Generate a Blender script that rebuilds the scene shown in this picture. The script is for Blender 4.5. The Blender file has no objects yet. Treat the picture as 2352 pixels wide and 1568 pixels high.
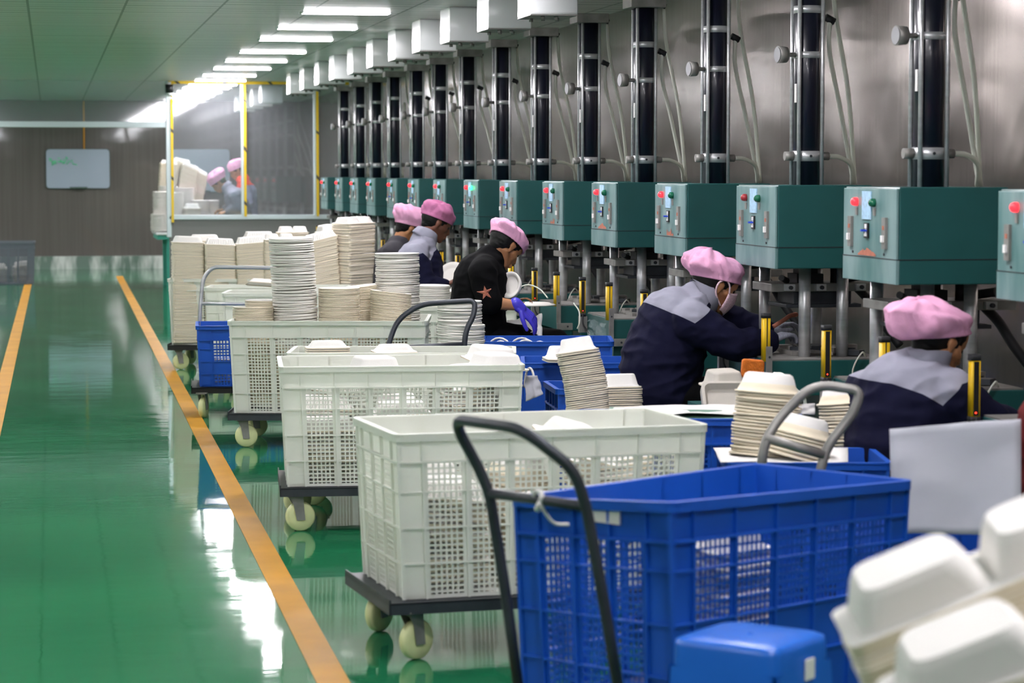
import bpy, bmesh, math, random
import numpy as np
from mathutils import Vector, Matrix, Euler, noise
random.seed(7)
R = math.radians
PI = math.pi
sc = bpy.context.scene
COL = sc.collection

# ------------------------------------------------------------------ camera
CAMZ = 1.5
FPX = 5553.3
cam_d = bpy.data.cameras.new('camera')
cam = bpy.data.objects.new('camera', cam_d)
COL.objects.link(cam)
sc.camera = cam
cam_d.lens = 85.0
cam_d.sensor_width = 36.0
cam_d.clip_end = 200
cam.location = (0, 0, CAMZ)
cam.rotation_euler = (R(90 - 4.0), 0, R(-10.79))
cam_d.dof.use_dof = True
cam_d.dof.focus_distance = 12.2
cam_d.dof.aperture_fstop = 4.6
cam_d.dof.aperture_blades = 8
CR = Euler((R(90 - 4.0), 0, R(-10.79))).to_matrix()

# ------------------------------------------------------------------ world, exposure
w = bpy.data.worlds.new('world')
sc.world = w
w.use_nodes = True
w.node_tree.nodes['Background'].inputs[0].default_value = (0.6, 0.65, 0.7, 1)
w.node_tree.nodes['Background'].inputs[1].default_value = 0.05
sc.view_settings.view_transform = 'Standard'
sc.view_settings.look = 'None'
sc.view_settings.exposure = 2.15
sc.view_settings.gamma = 1.0
sc.view_settings.use_curve_mapping = False
LAMP_E = 26.0


def ray(px, py):
    return CR @ Vector(((px - 1176) / FPX, -(py - 784) / FPX, -1.0))


def atY(px, py, Y):
    r = ray(px, py)
    return Vector((0, 0, CAMZ)) + r * (Y / r.y)


def atX(px, py, X):
    r = ray(px, py)
    return Vector((0, 0, CAMZ)) + r * (X / r.x)


def atZ(px, py, Z):
    r = ray(px, py)
    return Vector((0, 0, CAMZ)) + r * ((Z - CAMZ) / r.z)


# ------------------------------------------------------------------ materials
def lin(c):
    if isinstance(c, str):
        c = [int(c[i:i + 2], 16) / 255 for i in (0, 2, 4)]
    return tuple((x / 12.92 if x <= 0.04045 else ((x + 0.055) / 1.055) ** 2.4) for x in c) + (1,)


MATS = {}


def mat(name, color, rough=0.5, metal=0.0, var=0.0, vscale=8.0, bump=0.0, bscale=40.0, spec=0.5, stretch=(1, 1, 1),
        transl=0.0, emit=0.0, coat=0.0, alpha=1.0, col2=None):
    m = bpy.data.materials.new(name)
    m.use_nodes = True
    nt = m.node_tree
    b = nt.nodes['Principled BSDF']
    c = lin(color)
    b.inputs['Base Color'].default_value = c
    b.inputs['Roughness'].default_value = rough
    b.inputs['Metallic'].default_value = metal
    b.inputs['Specular IOR Level'].default_value = spec
    b.inputs['Coat Weight'].default_value = coat
    b.inputs['Coat Roughness'].default_value = 0.1
    if emit:
        b.inputs['Emission Color'].default_value = c
        b.inputs['Emission Strength'].default_value = emit
    if var or bump:
        tc = nt.nodes.new('ShaderNodeTexCoord')
        mp = nt.nodes.new('ShaderNodeMapping')
        mp.inputs['Scale'].default_value = stretch
        nt.links.new(tc.outputs['Object'], mp.inputs[0])
    if var:
        n = nt.nodes.new('ShaderNodeTexNoise')
        n.inputs['Scale'].default_value = vscale
        n.inputs['Detail'].default_value = 5
        nt.links.new(mp.outputs[0], n.inputs['Vector'])
        cr = nt.nodes.new('ShaderNodeValToRGB')
        cr.color_ramp.elements[0].position = 0.3
        cr.color_ramp.elements[1].position = 0.7
        a = lin(col2) if col2 else tuple(x * (1 - var) for x in c[:3]) + (1,)
        cr.color_ramp.elements[0].color = a
        cr.color_ramp.elements[1].color = c if col2 else tuple(min(1, x * (1 + var * .6)) for x in c[:3]) + (1,)
        nt.links.new(n.outputs[0], cr.inputs[0])
        nt.links.new(cr.outputs[0], b.inputs['Base Color'])
    if bump:
        n2 = nt.nodes.new('ShaderNodeTexNoise')
        n2.inputs['Scale'].default_value = bscale
        n2.inputs['Detail'].default_value = 3
        nt.links.new(mp.outputs[0], n2.inputs['Vector'])
        bp = nt.nodes.new('ShaderNodeBump')
        bp.inputs['Strength'].default_value = bump
        bp.inputs['Distance'].default_value = 0.01
        nt.links.new(n2.outputs[0], bp.inputs['Height'])
        nt.links.new(bp.outputs[0], b.inputs['Normal'])
    out = nt.nodes['Material Output']
    if transl:
        t = nt.nodes.new('ShaderNodeBsdfTranslucent')
        t.inputs[0].default_value = c
        mx = nt.nodes.new('ShaderNodeMixShader')
        mx.inputs[0].default_value = transl
        nt.links.new(b.outputs[0], mx.inputs[1])
        nt.links.new(t.outputs[0], mx.inputs[2])
        nt.links.new(mx.outputs[0], out.inputs[0])
    if alpha < 1:
        t = nt.nodes.new('ShaderNodeBsdfTransparent')
        mx = nt.nodes.new('ShaderNodeMixShader')
        mx.inputs[0].default_value = alpha
        nt.links.new(t.outputs[0], mx.inputs[1])
        nt.links.new(b.outputs[0], mx.inputs[2])
        nt.links.new(mx.outputs[0], out.inputs[0])
    MATS[name] = m
    return m


M = MATS
mat('white_plastic', 'f4f6ee', .38, transl=.36, var=.06, vscale=5)
mat('blue_plastic', '1858c2', .42, transl=.10, var=.12, vscale=4)
mat('blue_stool', '1c66cc', .33, var=.06, vscale=6)
mat('grey_plastic', '5c646c', .5, transl=.05)
mat('pulp', 'dfddd8', .75, bump=.12, bscale=300)
mat('pulp_side', 'ded3bb', .8, var=.08, vscale=3, bump=.1, bscale=250)
mat('pulp_plate', 'e2dfd8', .7, var=.05, vscale=9, bump=.1, bscale=250)
mat('teal', '17504f', .42, var=.12, vscale=5, coat=.15)
mat('navy_tube', '0d0e20', .35, coat=.3)
mat('steel', 'c2c4c6', .34, metal=.55, var=.15, vscale=6, stretch=(1, 1, 8))
mat('dull_steel', '8e8c88', .5, metal=.45, var=.25, vscale=14)
mat('dark_steel', '3c4046', .45, metal=.5, var=.3, vscale=9)
mat('black', '121214', .45)
mat('rubber', '1b1c20', .6)
mat('yellow', 'd9b010', .42, var=.06)
mat('white_paint', 'dcdfdf', .28, coat=.3)
mat('label_blue', 'a9cde8', .6, var=.25, vscale=60)
mat('label_white', 'eceae8', .6, var=.2, vscale=160, stretch=(1, 1, 3))
mat('red_lamp', 'ff2a34', .3, emit=.55)
mat('dark_red_lamp', 'a83038', .3)
mat('green_lamp', '14684a', .25)
mat('green_lamp_lit', '2cff8c', .3, emit=1.6)
mat('led', 'ff2818', .3, emit=3)
mat('dial_face', '8c8c90', .3)
mat('rust', 'b8705a', .8, var=.25, vscale=30)
mat('hose', 'e6e8de', .35, transl=.3)
mat('wheel', 'd9dda4', .42, var=.08, vscale=20)
mat('blue_mark', '2a4ec8', .5)
mat('paper', 'd8d6d2', .85, bump=.15, bscale=5)
mat('paper_grey', 'a4a6ae', .8, var=.05, vscale=3, bump=.3, bscale=4)
mat('sponge', 'c86a1c', .95, var=.2, vscale=40, bump=.6, bscale=120)
mat('grey_pulp', 'b9b4aa', .8, var=.1, vscale=10)
mat('plastic_film', 'd8e4ea', .1, alpha=.12, bump=1, bscale=25)
mat('green_cloth', '5c7c6c', .8)
mat('orange', 'e6a040', .6)
mat('pink_cloth', 'e6aacb', .9, spec=.2, var=.10, vscale=7, bump=.25, bscale=60)
mat('pink_net', 'c878a4', .8, alpha=.8, bump=.3, bscale=80)
mat('mask_cloth', 'e0c0ca', .9, var=.22, vscale=140)
mat('navy_cloth', '11122a', .9, spec=.15, var=.18, vscale=6, bump=.3, bscale=14)
mat('grey_cloth', '8d8d9b', .9, spec=.2, var=.08, vscale=8, bump=.3, bscale=14)
mat('black_cloth', '060608', .9, spec=.12, var=.25, vscale=5, bump=.3, bscale=14)
mat('charcoal_cloth', '37363b', .9, spec=.2, var=.15, vscale=8, bump=.3, bscale=20)
mat('red_cloth', '5a1013', .9, spec=.15, var=.18, vscale=6, bump=.3, bscale=14)
mat('lilac_cloth', '8f93ac', .85, var=.1, vscale=8)
mat('bright_red_cloth', 'f0442c', .85)
mat('steel_grey_cloth', '6c727e', .85, var=.12, vscale=8)
mat('skin', 'a8744e', .55, var=.08, vscale=18)
mat('skin_dark', '6e4434', .55, var=.1, vscale=18)
mat('hair', '0a0908', .6, spec=.3, var=.3, vscale=60, stretch=(1, 1, .2))
mat('glove_blue', '4a42d0', .38, var=.08, vscale=30)
mat('glove_grey', '7c7f8c', .85, var=.35, vscale=60, stretch=(3, 1, 1))
mat('eye', '1a1512', .2)
mat('button', 'd6d2dc', .4)
mat('lip', '9c5048', .5)
mat('pale_board', '9aa7b4', .22)
mat('board_frame', '40584e', .4)
mat('green_ink', '5cc890', .6)
mat('lamp_frame', 'd8dcde', .5)
mat('hazard_yellow', 'e6c020', .45)
mat('pale_frame', 'c3cfd2', .35, coat=.2)
mat('panel_grey', '6e6f6c', .45, var=.08, vscale=4, stretch=(30, 1, .3))
mat('line_paint', 'bc8620', .5, var=.18, vscale=3, bump=.02, bscale=60, spec=.3)
mat('turquoise_paint', '3f9f8c', .4)


def lamp_mat():
    m = bpy.data.materials.new('lamp_emission')
    m.use_nodes = True
    nt = m.node_tree
    nt.nodes.clear()
    e = nt.nodes.new('ShaderNodeEmission')
    e.inputs[0].default_value = (1.0, .955, 1.0, 1)
    e.inputs[1].default_value = LAMP_E
    o = nt.nodes.new('ShaderNodeOutputMaterial')
    nt.links.new(e.outputs[0], o.inputs[0])
    M['lamp'] = m


lamp_mat()


class NT:
    """small node helper"""
    def __init__(s, name):
        s.m = bpy.data.materials.new(name)
        s.m.use_nodes = True
        s.nt = s.m.node_tree
        s.b = s.nt.nodes['Principled BSDF']
        s.out = s.nt.nodes['Material Output']
        M[name] = s.m

    def n(s, t, **k):
        x = s.nt.nodes.new(t)
        for a, v in k.items():
            setattr(x, a, v)
        return x

    def l(s, a, b):
        s.nt.links.new(a, b)

    def pos(s):
        g = s.n('ShaderNodeNewGeometry')
        return g.outputs['Position']

    def noise(s, vec, scale, detail=4, stretch=(1, 1, 1)):
        mp = s.n('ShaderNodeMapping')
        mp.inputs['Scale'].default_value = stretch
        s.l(vec, mp.inputs[0])
        n = s.n('ShaderNodeTexNoise')
        n.inputs['Scale'].default_value = scale
        n.inputs['Detail'].default_value = detail
        s.l(mp.outputs[0], n.inputs['Vector'])
        return n.outputs[0]

    def ramp(s, fac, stops):
        r = s.n('ShaderNodeValToRGB')
        e = r.color_ramp.elements
        e[0].position, e[0].color = stops[0]
        e[1].position, e[1].color = stops[1]
        for p, c in stops[2:]:
            q = e.new(p)
            q.color = c
        s.l(fac, r.inputs[0])
        return r.outputs[0]

    def math(s, op, a, b=None):
        x = s.n('ShaderNodeMath', operation=op)
        for i, v in enumerate((a, b)):
            if v is None:
                continue
            if isinstance(v, (int, float)):
                x.inputs[i].default_value = v
            else:
                s.l(v, x.inputs[i])
        return x.outputs[0]

    def mix(s, fac, a, b):
        x = s.n('ShaderNodeMix', data_type='RGBA')
        if isinstance(fac, (int, float)):
            x.inputs[0].default_value = fac
        else:
            s.l(fac, x.inputs[0])
        for i, v in ((6, a), (7, b)):
            if isinstance(v, tuple):
                x.inputs[i].default_value = v
            else:
                s.l(v, x.inputs[i])
        return x.outputs[2]

    def bump(s, h, strength, dist=.01):
        b = s.n('ShaderNodeBump')
        b.inputs['Strength'].default_value = strength
        b.inputs['Distance'].default_value = dist
        s.l(h, b.inputs['Height'])
        s.l(b.outputs[0], s.b.inputs['Normal'])
        return b


def g(v):
    return (v, v, v, 1)


def make_surface_mats():
    # green epoxy floor
    t = NT('floor_epoxy')
    p = t.pos()
    n1 = t.noise(p, .9, 5)
    c = t.ramp(n1, [(.3, lin('1b6443')), (.7, lin('267a50'))])
    scr = t.noise(p, 60, 2, (1, .06, 1))
    c2 = t.mix(t.ramp(scr, [(.66, g(0)), (.74, g(.35))]), c, lin('3fb67c'))
    t.l(c2, t.b.inputs['Base Color'])
    r = t.noise(p, 2.2, 5, (1, .5, 1))
    t.l(t.ramp(r, [(.3, g(.03)), (.75, g(.10))]), t.b.inputs['Roughness'])
    t.b.inputs['IOR'].default_value = 1.55
    h1 = t.noise(p, 5, 3, (.5, 1, 1))
    h2 = t.noise(p, 34, 3, (.35, 1, 1))
    h = t.math('ADD', h1, t.math('MULTIPLY', h2, .10))
    t.bump(h, .14, .006)
    # ceiling: long narrow metal panels
    t = NT('ceiling_panel')
    p = t.pos()
    s = t.n('ShaderNodeSeparateXYZ')
    t.l(p, s.inputs[0])
    fy = t.math('FRACT', t.math('DIVIDE', s.outputs[1], .22))
    fx = t.math('FRACT', t.math('DIVIDE', t.math('ADD', s.outputs[0], 20.62), .64))
    row = t.math('FLOOR', t.math('DIVIDE', s.outputs[1], .22))
    colx = t.math('FLOOR', t.math('DIVIDE', t.math('ADD', s.outputs[0], 20.62), .64))
    cmb = t.n('ShaderNodeCombineXYZ')
    t.l(row, cmb.inputs[0])
    t.l(colx, cmb.inputs[1])
    wn = t.n('ShaderNodeTexWhiteNoise')
    t.l(cmb.outputs[0], wn.inputs['Vector'])
    ly = t.math('LESS_THAN', fy, t.math('MULTIPLY', wn.outputs[0], .2))
    lx = t.math('LESS_THAN', fx, .026)
    ln = t.math('MAXIMUM', ly, lx)
    base = t.mix(wn.outputs[0], lin('cfc9ca'), lin('dad5d6'))
    cc = t.mix(t.math('MULTIPLY', ln, .85), base, lin('4c544f'))
    t.l(cc, t.b.inputs['Base Color'])
    t.b.inputs['Roughness'].default_value = .34
    t.b.inputs['Specular IOR Level'].default_value = .5
    h = t.math('ADD', t.noise(p, 2, 2), t.math('MULTIPLY', wn.outputs[0], .3))
    t.bump(h, .12, .02)
    # right wall: thin stainless sheets, wavy
    t = NT('stainless_wall')
    p = t.pos()
    st = t.noise(p, 30, 3, (1, 1, .02))
    t.l(t.ramp(st, [(.35, lin('8c827c')), (.65, lin('998e88'))]), t.b.inputs['Base Color'])
    t.b.inputs['Metallic'].default_value = .8
    t.b.inputs['Roughness'].default_value = .2
    s = t.n('ShaderNodeSeparateXYZ')
    t.l(p, s.inputs[0])
    fy = t.math('FRACT', t.math('DIVIDE', s.outputs[1], 1.22))
    seam = t.math('LESS_THAN', fy, .012)
    h1 = t.noise(p, 1.1, 1.5, (1, 1, 1.3))
    h2 = t.noise(p, 5.5, 1, (1, 1, .7))
    h = t.math('ADD', t.math('ADD', h1, t.math('MULTIPLY', h2, .05)), t.math('MULTIPLY', seam, -.12))
    t.bump(h, .35, .07)
    # far wall, dark brushed laminate
    t = NT('far_wall_panel')
    p = t.pos()
    st = t.noise(p, 24, 4, (1, 1, .02))
    t.l(t.ramp(st, [(.35, lin('625e5a')), (.65, lin('68645f'))]), t.b.inputs['Base Color'])
    t.b.inputs['Roughness'].default_value = .05
    t.b.inputs['Metallic'].default_value = .05
    t.b.inputs['Specular IOR Level'].default_value = .35
    t.bump(t.noise(p, 1.5, 2), .08, .02)
    # press front panel: teal with pale dust, scuffs and the face's lighting painted in
    t = NT('teal_lit_dusty')
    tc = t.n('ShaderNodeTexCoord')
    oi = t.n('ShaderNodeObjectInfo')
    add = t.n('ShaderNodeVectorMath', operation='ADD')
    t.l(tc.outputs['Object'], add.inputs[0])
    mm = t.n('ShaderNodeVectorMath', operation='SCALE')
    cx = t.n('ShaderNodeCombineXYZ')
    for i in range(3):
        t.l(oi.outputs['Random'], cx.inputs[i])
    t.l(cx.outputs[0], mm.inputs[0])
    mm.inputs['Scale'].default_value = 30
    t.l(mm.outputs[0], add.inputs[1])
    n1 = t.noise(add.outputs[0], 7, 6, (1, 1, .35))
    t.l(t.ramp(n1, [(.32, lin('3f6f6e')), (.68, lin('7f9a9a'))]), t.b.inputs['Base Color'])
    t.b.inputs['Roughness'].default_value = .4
    # curb: green paint, lime drips
    t = NT('curb_paint')
    p = t.pos()
    n1 = t.noise(p, 5, 3, (1, 1, .25))
    t.l(t.ramp(n1, [(.45, lin('5f7568')), (.62, lin('c9cfc8'))]), t.b.inputs['Base Color'])
    t.b.inputs['Roughness'].default_value = .35
    # glass: thin pane with light haze
    m = bpy.data.materials.new('pane_glass')
    m.use_nodes = True
    nt = m.node_tree
    nt.nodes.clear()
    o = nt.nodes.new('ShaderNodeOutputMaterial')
    tr = nt.nodes.new('ShaderNodeBsdfTransparent')
    tr.inputs[0].default_value = (.93, .96, .97, 1)
    gl = nt.nodes.new('ShaderNodeBsdfGlossy')
    gl.inputs['Roughness'].default_value = .04
    df = nt.nodes.new('ShaderNodeBsdfDiffuse')
    df.inputs[0].default_value = (.8, .82, .88, 1)
    m1 = nt.nodes.new('ShaderNodeMixShader')
    m1.inputs[0].default_value = .09
    m2 = nt.nodes.new('ShaderNodeMixShader')
    m2.inputs[0].default_value = .06
    nt.links.new(tr.outputs[0], m1.inputs[1])
    nt.links.new(gl.outputs[0], m1.inputs[2])
    nt.links.new(m1.outputs[0], m2.inputs[1])
    nt.links.new(df.outputs[0], m2.inputs[2])
    nt.links.new(m2.outputs[0], o.inputs[0])
    M['pane_glass'] = m
    # hazard tape
    t = NT('hazard_tape')
    tc = t.n('ShaderNodeNewGeometry')
    s = t.n('ShaderNodeSeparateXYZ')
    t.l(tc.outputs['Position'], s.inputs[0])
    q = t.math('ADD', t.math('ADD', s.outputs[2], s.outputs[0]), t.math('MULTIPLY', t.noise(tc.outputs['Position'], .8, 1), .4))
    f = t.math('LESS_THAN', t.math('FRACT', t.math('DIVIDE', q, .61)), .07)
    t.l(t.mix(f, lin('e0bc24'), lin('4a4228')), t.b.inputs['Base Color'])


make_surface_mats()


# ------------------------------------------------------------------ mesh helpers
class MB:
    def __init__(s):
        s.v, s.f, s.mi, s.sm = [], [], [], []

    def add(s, verts, faces, mi=0, smooth=False):
        o = len(s.v)
        s.v += [tuple(q) for q in verts]
        s.f += [tuple(i + o for i in fc) for fc in faces]
        s.mi += [mi] * len(faces)
        s.sm += [smooth] * len(faces)
        return s

    def box(s, a, b, mi=0, rot=None, org=None):
        x0, y0, z0 = a
        x1, y1, z1 = b
        v = [Vector(q) for q in ((x0, y0, z0), (x1, y0, z0), (x1, y1, z0), (x0, y1, z0), (x0, y0, z1), (x1, y0, z1), (x1, y1, z1), (x0, y1, z1))]
        if rot is not None:
            org = Vector(org or (0, 0, 0))
            v = [rot @ (q - org) + org for q in v]
        return s.add(v, [(0, 3, 2, 1), (4, 5, 6, 7), (0, 1, 5, 4), (1, 2, 6, 5), (2, 3, 7, 6), (3, 0, 4, 7)], mi)

    def rbox(s, a, b, r=.01, mi=0, seg=3, axis=2):
        """box with corners rounded about the given axis and small chamfer"""
        a, b = list(a), list(b)
        ax = [(1, 2), (2, 0), (0, 1)][axis]
        u0, u1, v0, v1 = a[ax[0]], b[ax[0]], a[ax[1]], b[ax[1]]
        r = min(r, (u1 - u0) / 2.01, (v1 - v0) / 2.01)
        ring = []
        for cu, cv, a0 in ((u1 - r, v1 - r, 0), (u0 + r, v1 - r, 90), (u0 + r, v0 + r, 180), (u1 - r, v0 + r, 270)):
            for i in range(seg + 1):
                t = R(a0 + 90 * i / seg)
                ring.append((cu + r * math.cos(t), cv + r * math.sin(t)))
        n = len(ring)
        vs = []
        for w_ in (a[axis], b[axis]):
            for u, v in ring:
                q = [0, 0, 0]
                q[ax[0]], q[ax[1]], q[axis] = u, v, w_
                vs.append(q)
        fs = [tuple(range(n - 1, -1, -1)), tuple(range(n, 2 * n))]
        s.add(vs, fs, mi)
        s.add(vs, [(i, (i + 1) % n, n + (i + 1) % n, n + i) for i in range(n)], mi, True)
        return s

    def cyl(s, p1, p2, r, r2=None, seg=16, mi=0, caps=True, smooth=True):
        p1, p2 = Vector(p1), Vector(p2)
        r2 = r if r2 is None else r2
        d = (p2 - p1).normalized()
        a = d.orthogonal().normalized()
        b = d.cross(a)
        vs = []
        for p, q in ((p1, r), (p2, r2)):
            for i in range(seg):
                t = 2 * PI * i / seg
                vs.append(p + (a * math.cos(t) + b * math.sin(t)) * q)
        s.add(vs, [(i, (i + 1) % seg, seg + (i + 1) % seg, seg + i) for i in range(seg)], mi, smooth)
        if caps:
            s.add(vs, [tuple(range(seg - 1, -1, -1)), tuple(range(seg, 2 * seg))], mi)
        return s

    def tube(s, pts, r, seg=10, mi=0, closed=False):
        pts = [Vector(p) for p in pts]
        n = len(pts)
        rr = r if isinstance(r, (list, tuple)) else [r] * n
        up = None
        vs = []
        for i, p in enumerate(pts):
            if closed:
                d = pts[(i + 1) % n] - pts[i - 1]
            else:
                d = pts[min(i + 1, n - 1)] - pts[max(i - 1, 0)]
            d.normalize()
            if up is None:
                up = d.orthogonal().normalized()
            up = (up - d * up.dot(d))
            if up.length < 1e-5:
                up = d.orthogonal()
            up.normalize()
            b = d.cross(up)
            for k in range(seg):
                t = 2 * PI * k / seg
                vs.append(p + (up * math.cos(t) + b * math.sin(t)) * rr[i])
        fs = []
        for i in range(n if closed else n - 1):
            j = (i + 1) % n
            for k in range(seg):
                fs.append((i * seg + k, i * seg + (k + 1) % seg, j * seg + (k + 1) % seg, j * seg + k))
        s.add(vs, fs, mi, True)
        if not closed:
            s.add(vs, [tuple(range(seg - 1, -1, -1)), tuple(range((n - 1) * seg, n * seg))], mi)
        return s

    def lathe(s, prof, seg=32, mi=0, smooth=True, close=False, mis=None):
        vs = []
        for r_, z in prof:
            for i in range(seg):
                t = 2 * PI * i / seg
                vs.append((r_ * math.cos(t), r_ * math.sin(t), z))
        m = len(prof)
        for j in range(m if close else m - 1):
            k = (j + 1) % m
            s.add(vs, [(j * seg + i, j * seg + (i + 1) % seg, k * seg + (i + 1) % seg, k * seg + i) for i in range(seg)],
                  mis[j] if mis else mi, smooth)
        s.add(vs, [tuple(range(seg - 1, -1, -1))], mi) if not close else None
        s.add(vs, [tuple(range((m - 1) * seg, m * seg))], mi) if not close else None
        return s

    def loft(s, rings, mi=0, smooth=True, cap=(True, True), mis=None):
        n = len(rings[0])
        vs = [q for r_ in rings for q in r_]
        for j in range(len(rings) - 1):
            s.add(vs, [(j * n + i, j * n + (i + 1) % n, (j + 1) * n + (i + 1) % n, (j + 1) * n + i) for i in range(n)],
                  mis[j] if mis else mi, smooth)
        if cap[0]:
            s.add(vs, [tuple(range(n - 1, -1, -1))], mis[0] if mis else mi)
        if cap[1]:
            s.add(vs, [tuple(range((len(rings) - 1) * n, len(rings) * n))], mis[-1] if mis else mi)
        return s

    def xf(s, m):
        s.v = [tuple(m @ Vector(q)) for q in s.v]
        return s

    def mesh(s, name, mats):
        me = bpy.data.meshes.new(name)
        me.from_pydata(s.v, [], s.f)
        if not isinstance(mats, (list, tuple)):
            mats = [mats]
        for m in mats:
            me.materials.append(M[m] if isinstance(m, str) else m)
        me.polygons.foreach_set('material_index', s.mi)
        me.polygons.foreach_set('use_smooth', s.sm)
        bm = bmesh.new()
        bm.from_mesh(me)
        bmesh.ops.remove_doubles(bm, verts=bm.verts, dist=1e-6)
        bmesh.ops.recalc_face_normals(bm, faces=bm.faces)
        bm.to_mesh(me)
        bm.free()
        me.update()
        return me

    def build(s, name, mats, parent=None, bevel=0):
        return obj(name, s.mesh(name, mats), parent, bevel)


def obj(name, me, parent=None, bevel=0):
    o = bpy.data.objects.new(name, me)
    COL.objects.link(o)
    if parent is not None:
        o.parent = parent
    if bevel:
        b = o.modifiers.new('bevel', 'BEVEL')
        b.width = bevel
        b.segments = 2
        b.limit_method = 'ANGLE'
    return o


def tag(o, label, cat, group=None):
    o['label'] = label
    o['category'] = cat
    if group:
        o['group'] = group
    return o


def thing(name, label, cat, loc=(0, 0, 0), rz=0, group=None):
    o = bpy.data.objects.new(name, None)
    COL.objects.link(o)
    o.location = loc
    o.rotation_euler = (0, 0, rz)
    o.empty_display_size = .1
    return tag(o, label, cat, group)


def struct(o):
    o['kind'] = 'structure'
    return o


def kids(o):
    return [c for c in bpy.data.objects if c.parent is o]


def tree(o):
    return (o, [tree(c) for c in o.children])


def dup(root, loc, rz=None, label=None, group=None):
    def rec(o, par):
        c = o.copy()
        COL.objects.link(c)
        c.parent = par
        for ch in o.children:
            rec(ch, c)
        return c
    src = list(root.children)
    c = root.copy()
    COL.objects.link(c)
    for ch in src:
        rec(ch, c)
    c.location = loc
    if rz is not None:
        c.rotation_euler = (0, 0, rz)
    if label:
        c['label'] = label
    if group:
        c['group'] = group
    return c


def rrect(hx, hy, r, z, seg=4, cx=0, cy=0):
    out = []
    for sx, sy, a0 in ((1, 1, 0), (-1, 1, 90), (-1, -1, 180), (1, -1, 270)):
        for i in range(seg + 1):
            t = R(a0 + 90 * i / seg)
            out.append((cx + sx * (hx - r) + r * math.cos(t), cy + sy * (hy - r) + r * math.sin(t), z))
    return out


def bez(pts, n=10):
    """catmull-rom through the points"""
    P_ = [Vector(p) for p in pts]
    P_ = [P_[0] * 2 - P_[1]] + P_ + [P_[-1] * 2 - P_[-2]]
    out = []
    for i in range(1, len(P_) - 2):
        for k in range(n):
            t = k / n
            a, b, c, d = P_[i - 1], P_[i], P_[i + 1], P_[i + 2]
            out.append(.5 * ((2 * b) + (c - a) * t + (2 * a - 5 * b + 4 * c - d) * t * t + (3 * b - a - 3 * c + d) * t ** 3))
    out.append(P_[-2])
    return out


def fillet(pts, r=.06, n=6):
    P_ = [Vector(p) for p in pts]
    out = [P_[0]]
    for i in range(1, len(P_) - 1):
        a, b, c = P_[i - 1], P_[i], P_[i + 1]
        u, v = (a - b), (c - b)
        q = min(r, u.length * .45, v.length * .45)
        p0, p1 = b + u.normalized() * q, b + v.normalized() * q
        for k in range(n + 1):
            t = k / n
            out.append(p0 * (1 - t) ** 2 + b * 2 * t * (1 - t) + p1 * t * t)
    out.append(P_[-1])
    return out


# ================================================================== SETTING
CEIL = 2.615
XW, XL, YN, YF = 3.9, -7.2, -1.5, 38.3
struct(MB().box((XL - .1, YN, -.1), (XW + .1, YF, 0)).build('floor', 'floor_epoxy'))
struct(MB().box((XL - .1, YN, CEIL), (XW + .1, YF, CEIL + .08)).build('ceiling', 'ceiling_panel'))
struct(MB().box((XW, YN, 0), (XW + .1, YF, CEIL)).build('wall_right', 'stainless_wall'))
struct(MB().box((XL - .1, YN, 0), (XL, YF, CEIL)).build('wall_left', 'far_wall_panel'))
struct(MB().box((XL - .1, YF, 0), (XW + .1, YF + .1, CEIL)).build('wall_far', 'far_wall_panel'))
struct(MB().box((XL - .1, YN - .1, 0), (XW + .1, YN, CEIL)).build('wall_near', 'far_wall_panel'))
struct(MB().box((XL, YF - .12, 0), (XW, YF, .2)).build('baseboard_far', 'curb_paint'))

# floor lines (raised paint film)
for nm, x0, y0, x1, y1, lab in (
        ('floor_line', .79, 5.2, .965, 35.5, 'yellow painted floor line running beside the row of carts'),
        ('floor_line', -.36, 8.0, -.31, 33.6, 'yellow painted floor line at the left edge of the aisle')):
    m = MB()
    n = 60
    vs = []
    for i in range(n + 1):
        t = i / n
        cx = x0 + (x1 - x0) * t
        y = y0 + (y1 - y0) * t
        vs += [(cx - .049, y, .001), (cx + .049, y, .001), (cx + .049, y, .0025), (cx - .049, y, .0025)]
    m.loft([vs[4 * i:4 * i + 4] for i in range(n + 1)], smooth=False)
    o = m.build(nm, 'line_paint')
    tag(o, lab, 'floor marking', 'yellow floor lines')

# ceiling lamps, three rows
lampY = [9.2, 11.1, 13.1, 15.0, 16.9, 18.75, 20.4, 22.55, 24.4, 26.2, 28.1, 29.6, 31.0, 32.4, 33.8, 35.2, 36.6]
lamp_f = MB()
for a_, b_ in (((-.315, -.085, -.014), (-.30, .085, 0)), ((.30, -.085, -.014), (.315, .085, 0)), ((-.30, -.075, -.004), (.30, .075, 0))):
    lamp_f.box(a_, b_)
lamp_fm = lamp_f.mesh('lamp_frame', 'lamp_frame')
lamp_dm = MB().rbox((-.30, -.08, -.013), (.30, .08, -.004), .004, axis=0).mesh('diffuser', 'lamp')
ordn = ['nearest', 'second', 'third', 'fourth', 'fifth', 'sixth', 'seventh', 'eighth', 'ninth', 'tenth', 'eleventh', 'twelfth',
        'thirteenth', 'fourteenth', 'fifteenth', 'sixteenth', 'seventeenth', 'eighteenth', 'nineteenth']
vis = 0
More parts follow.
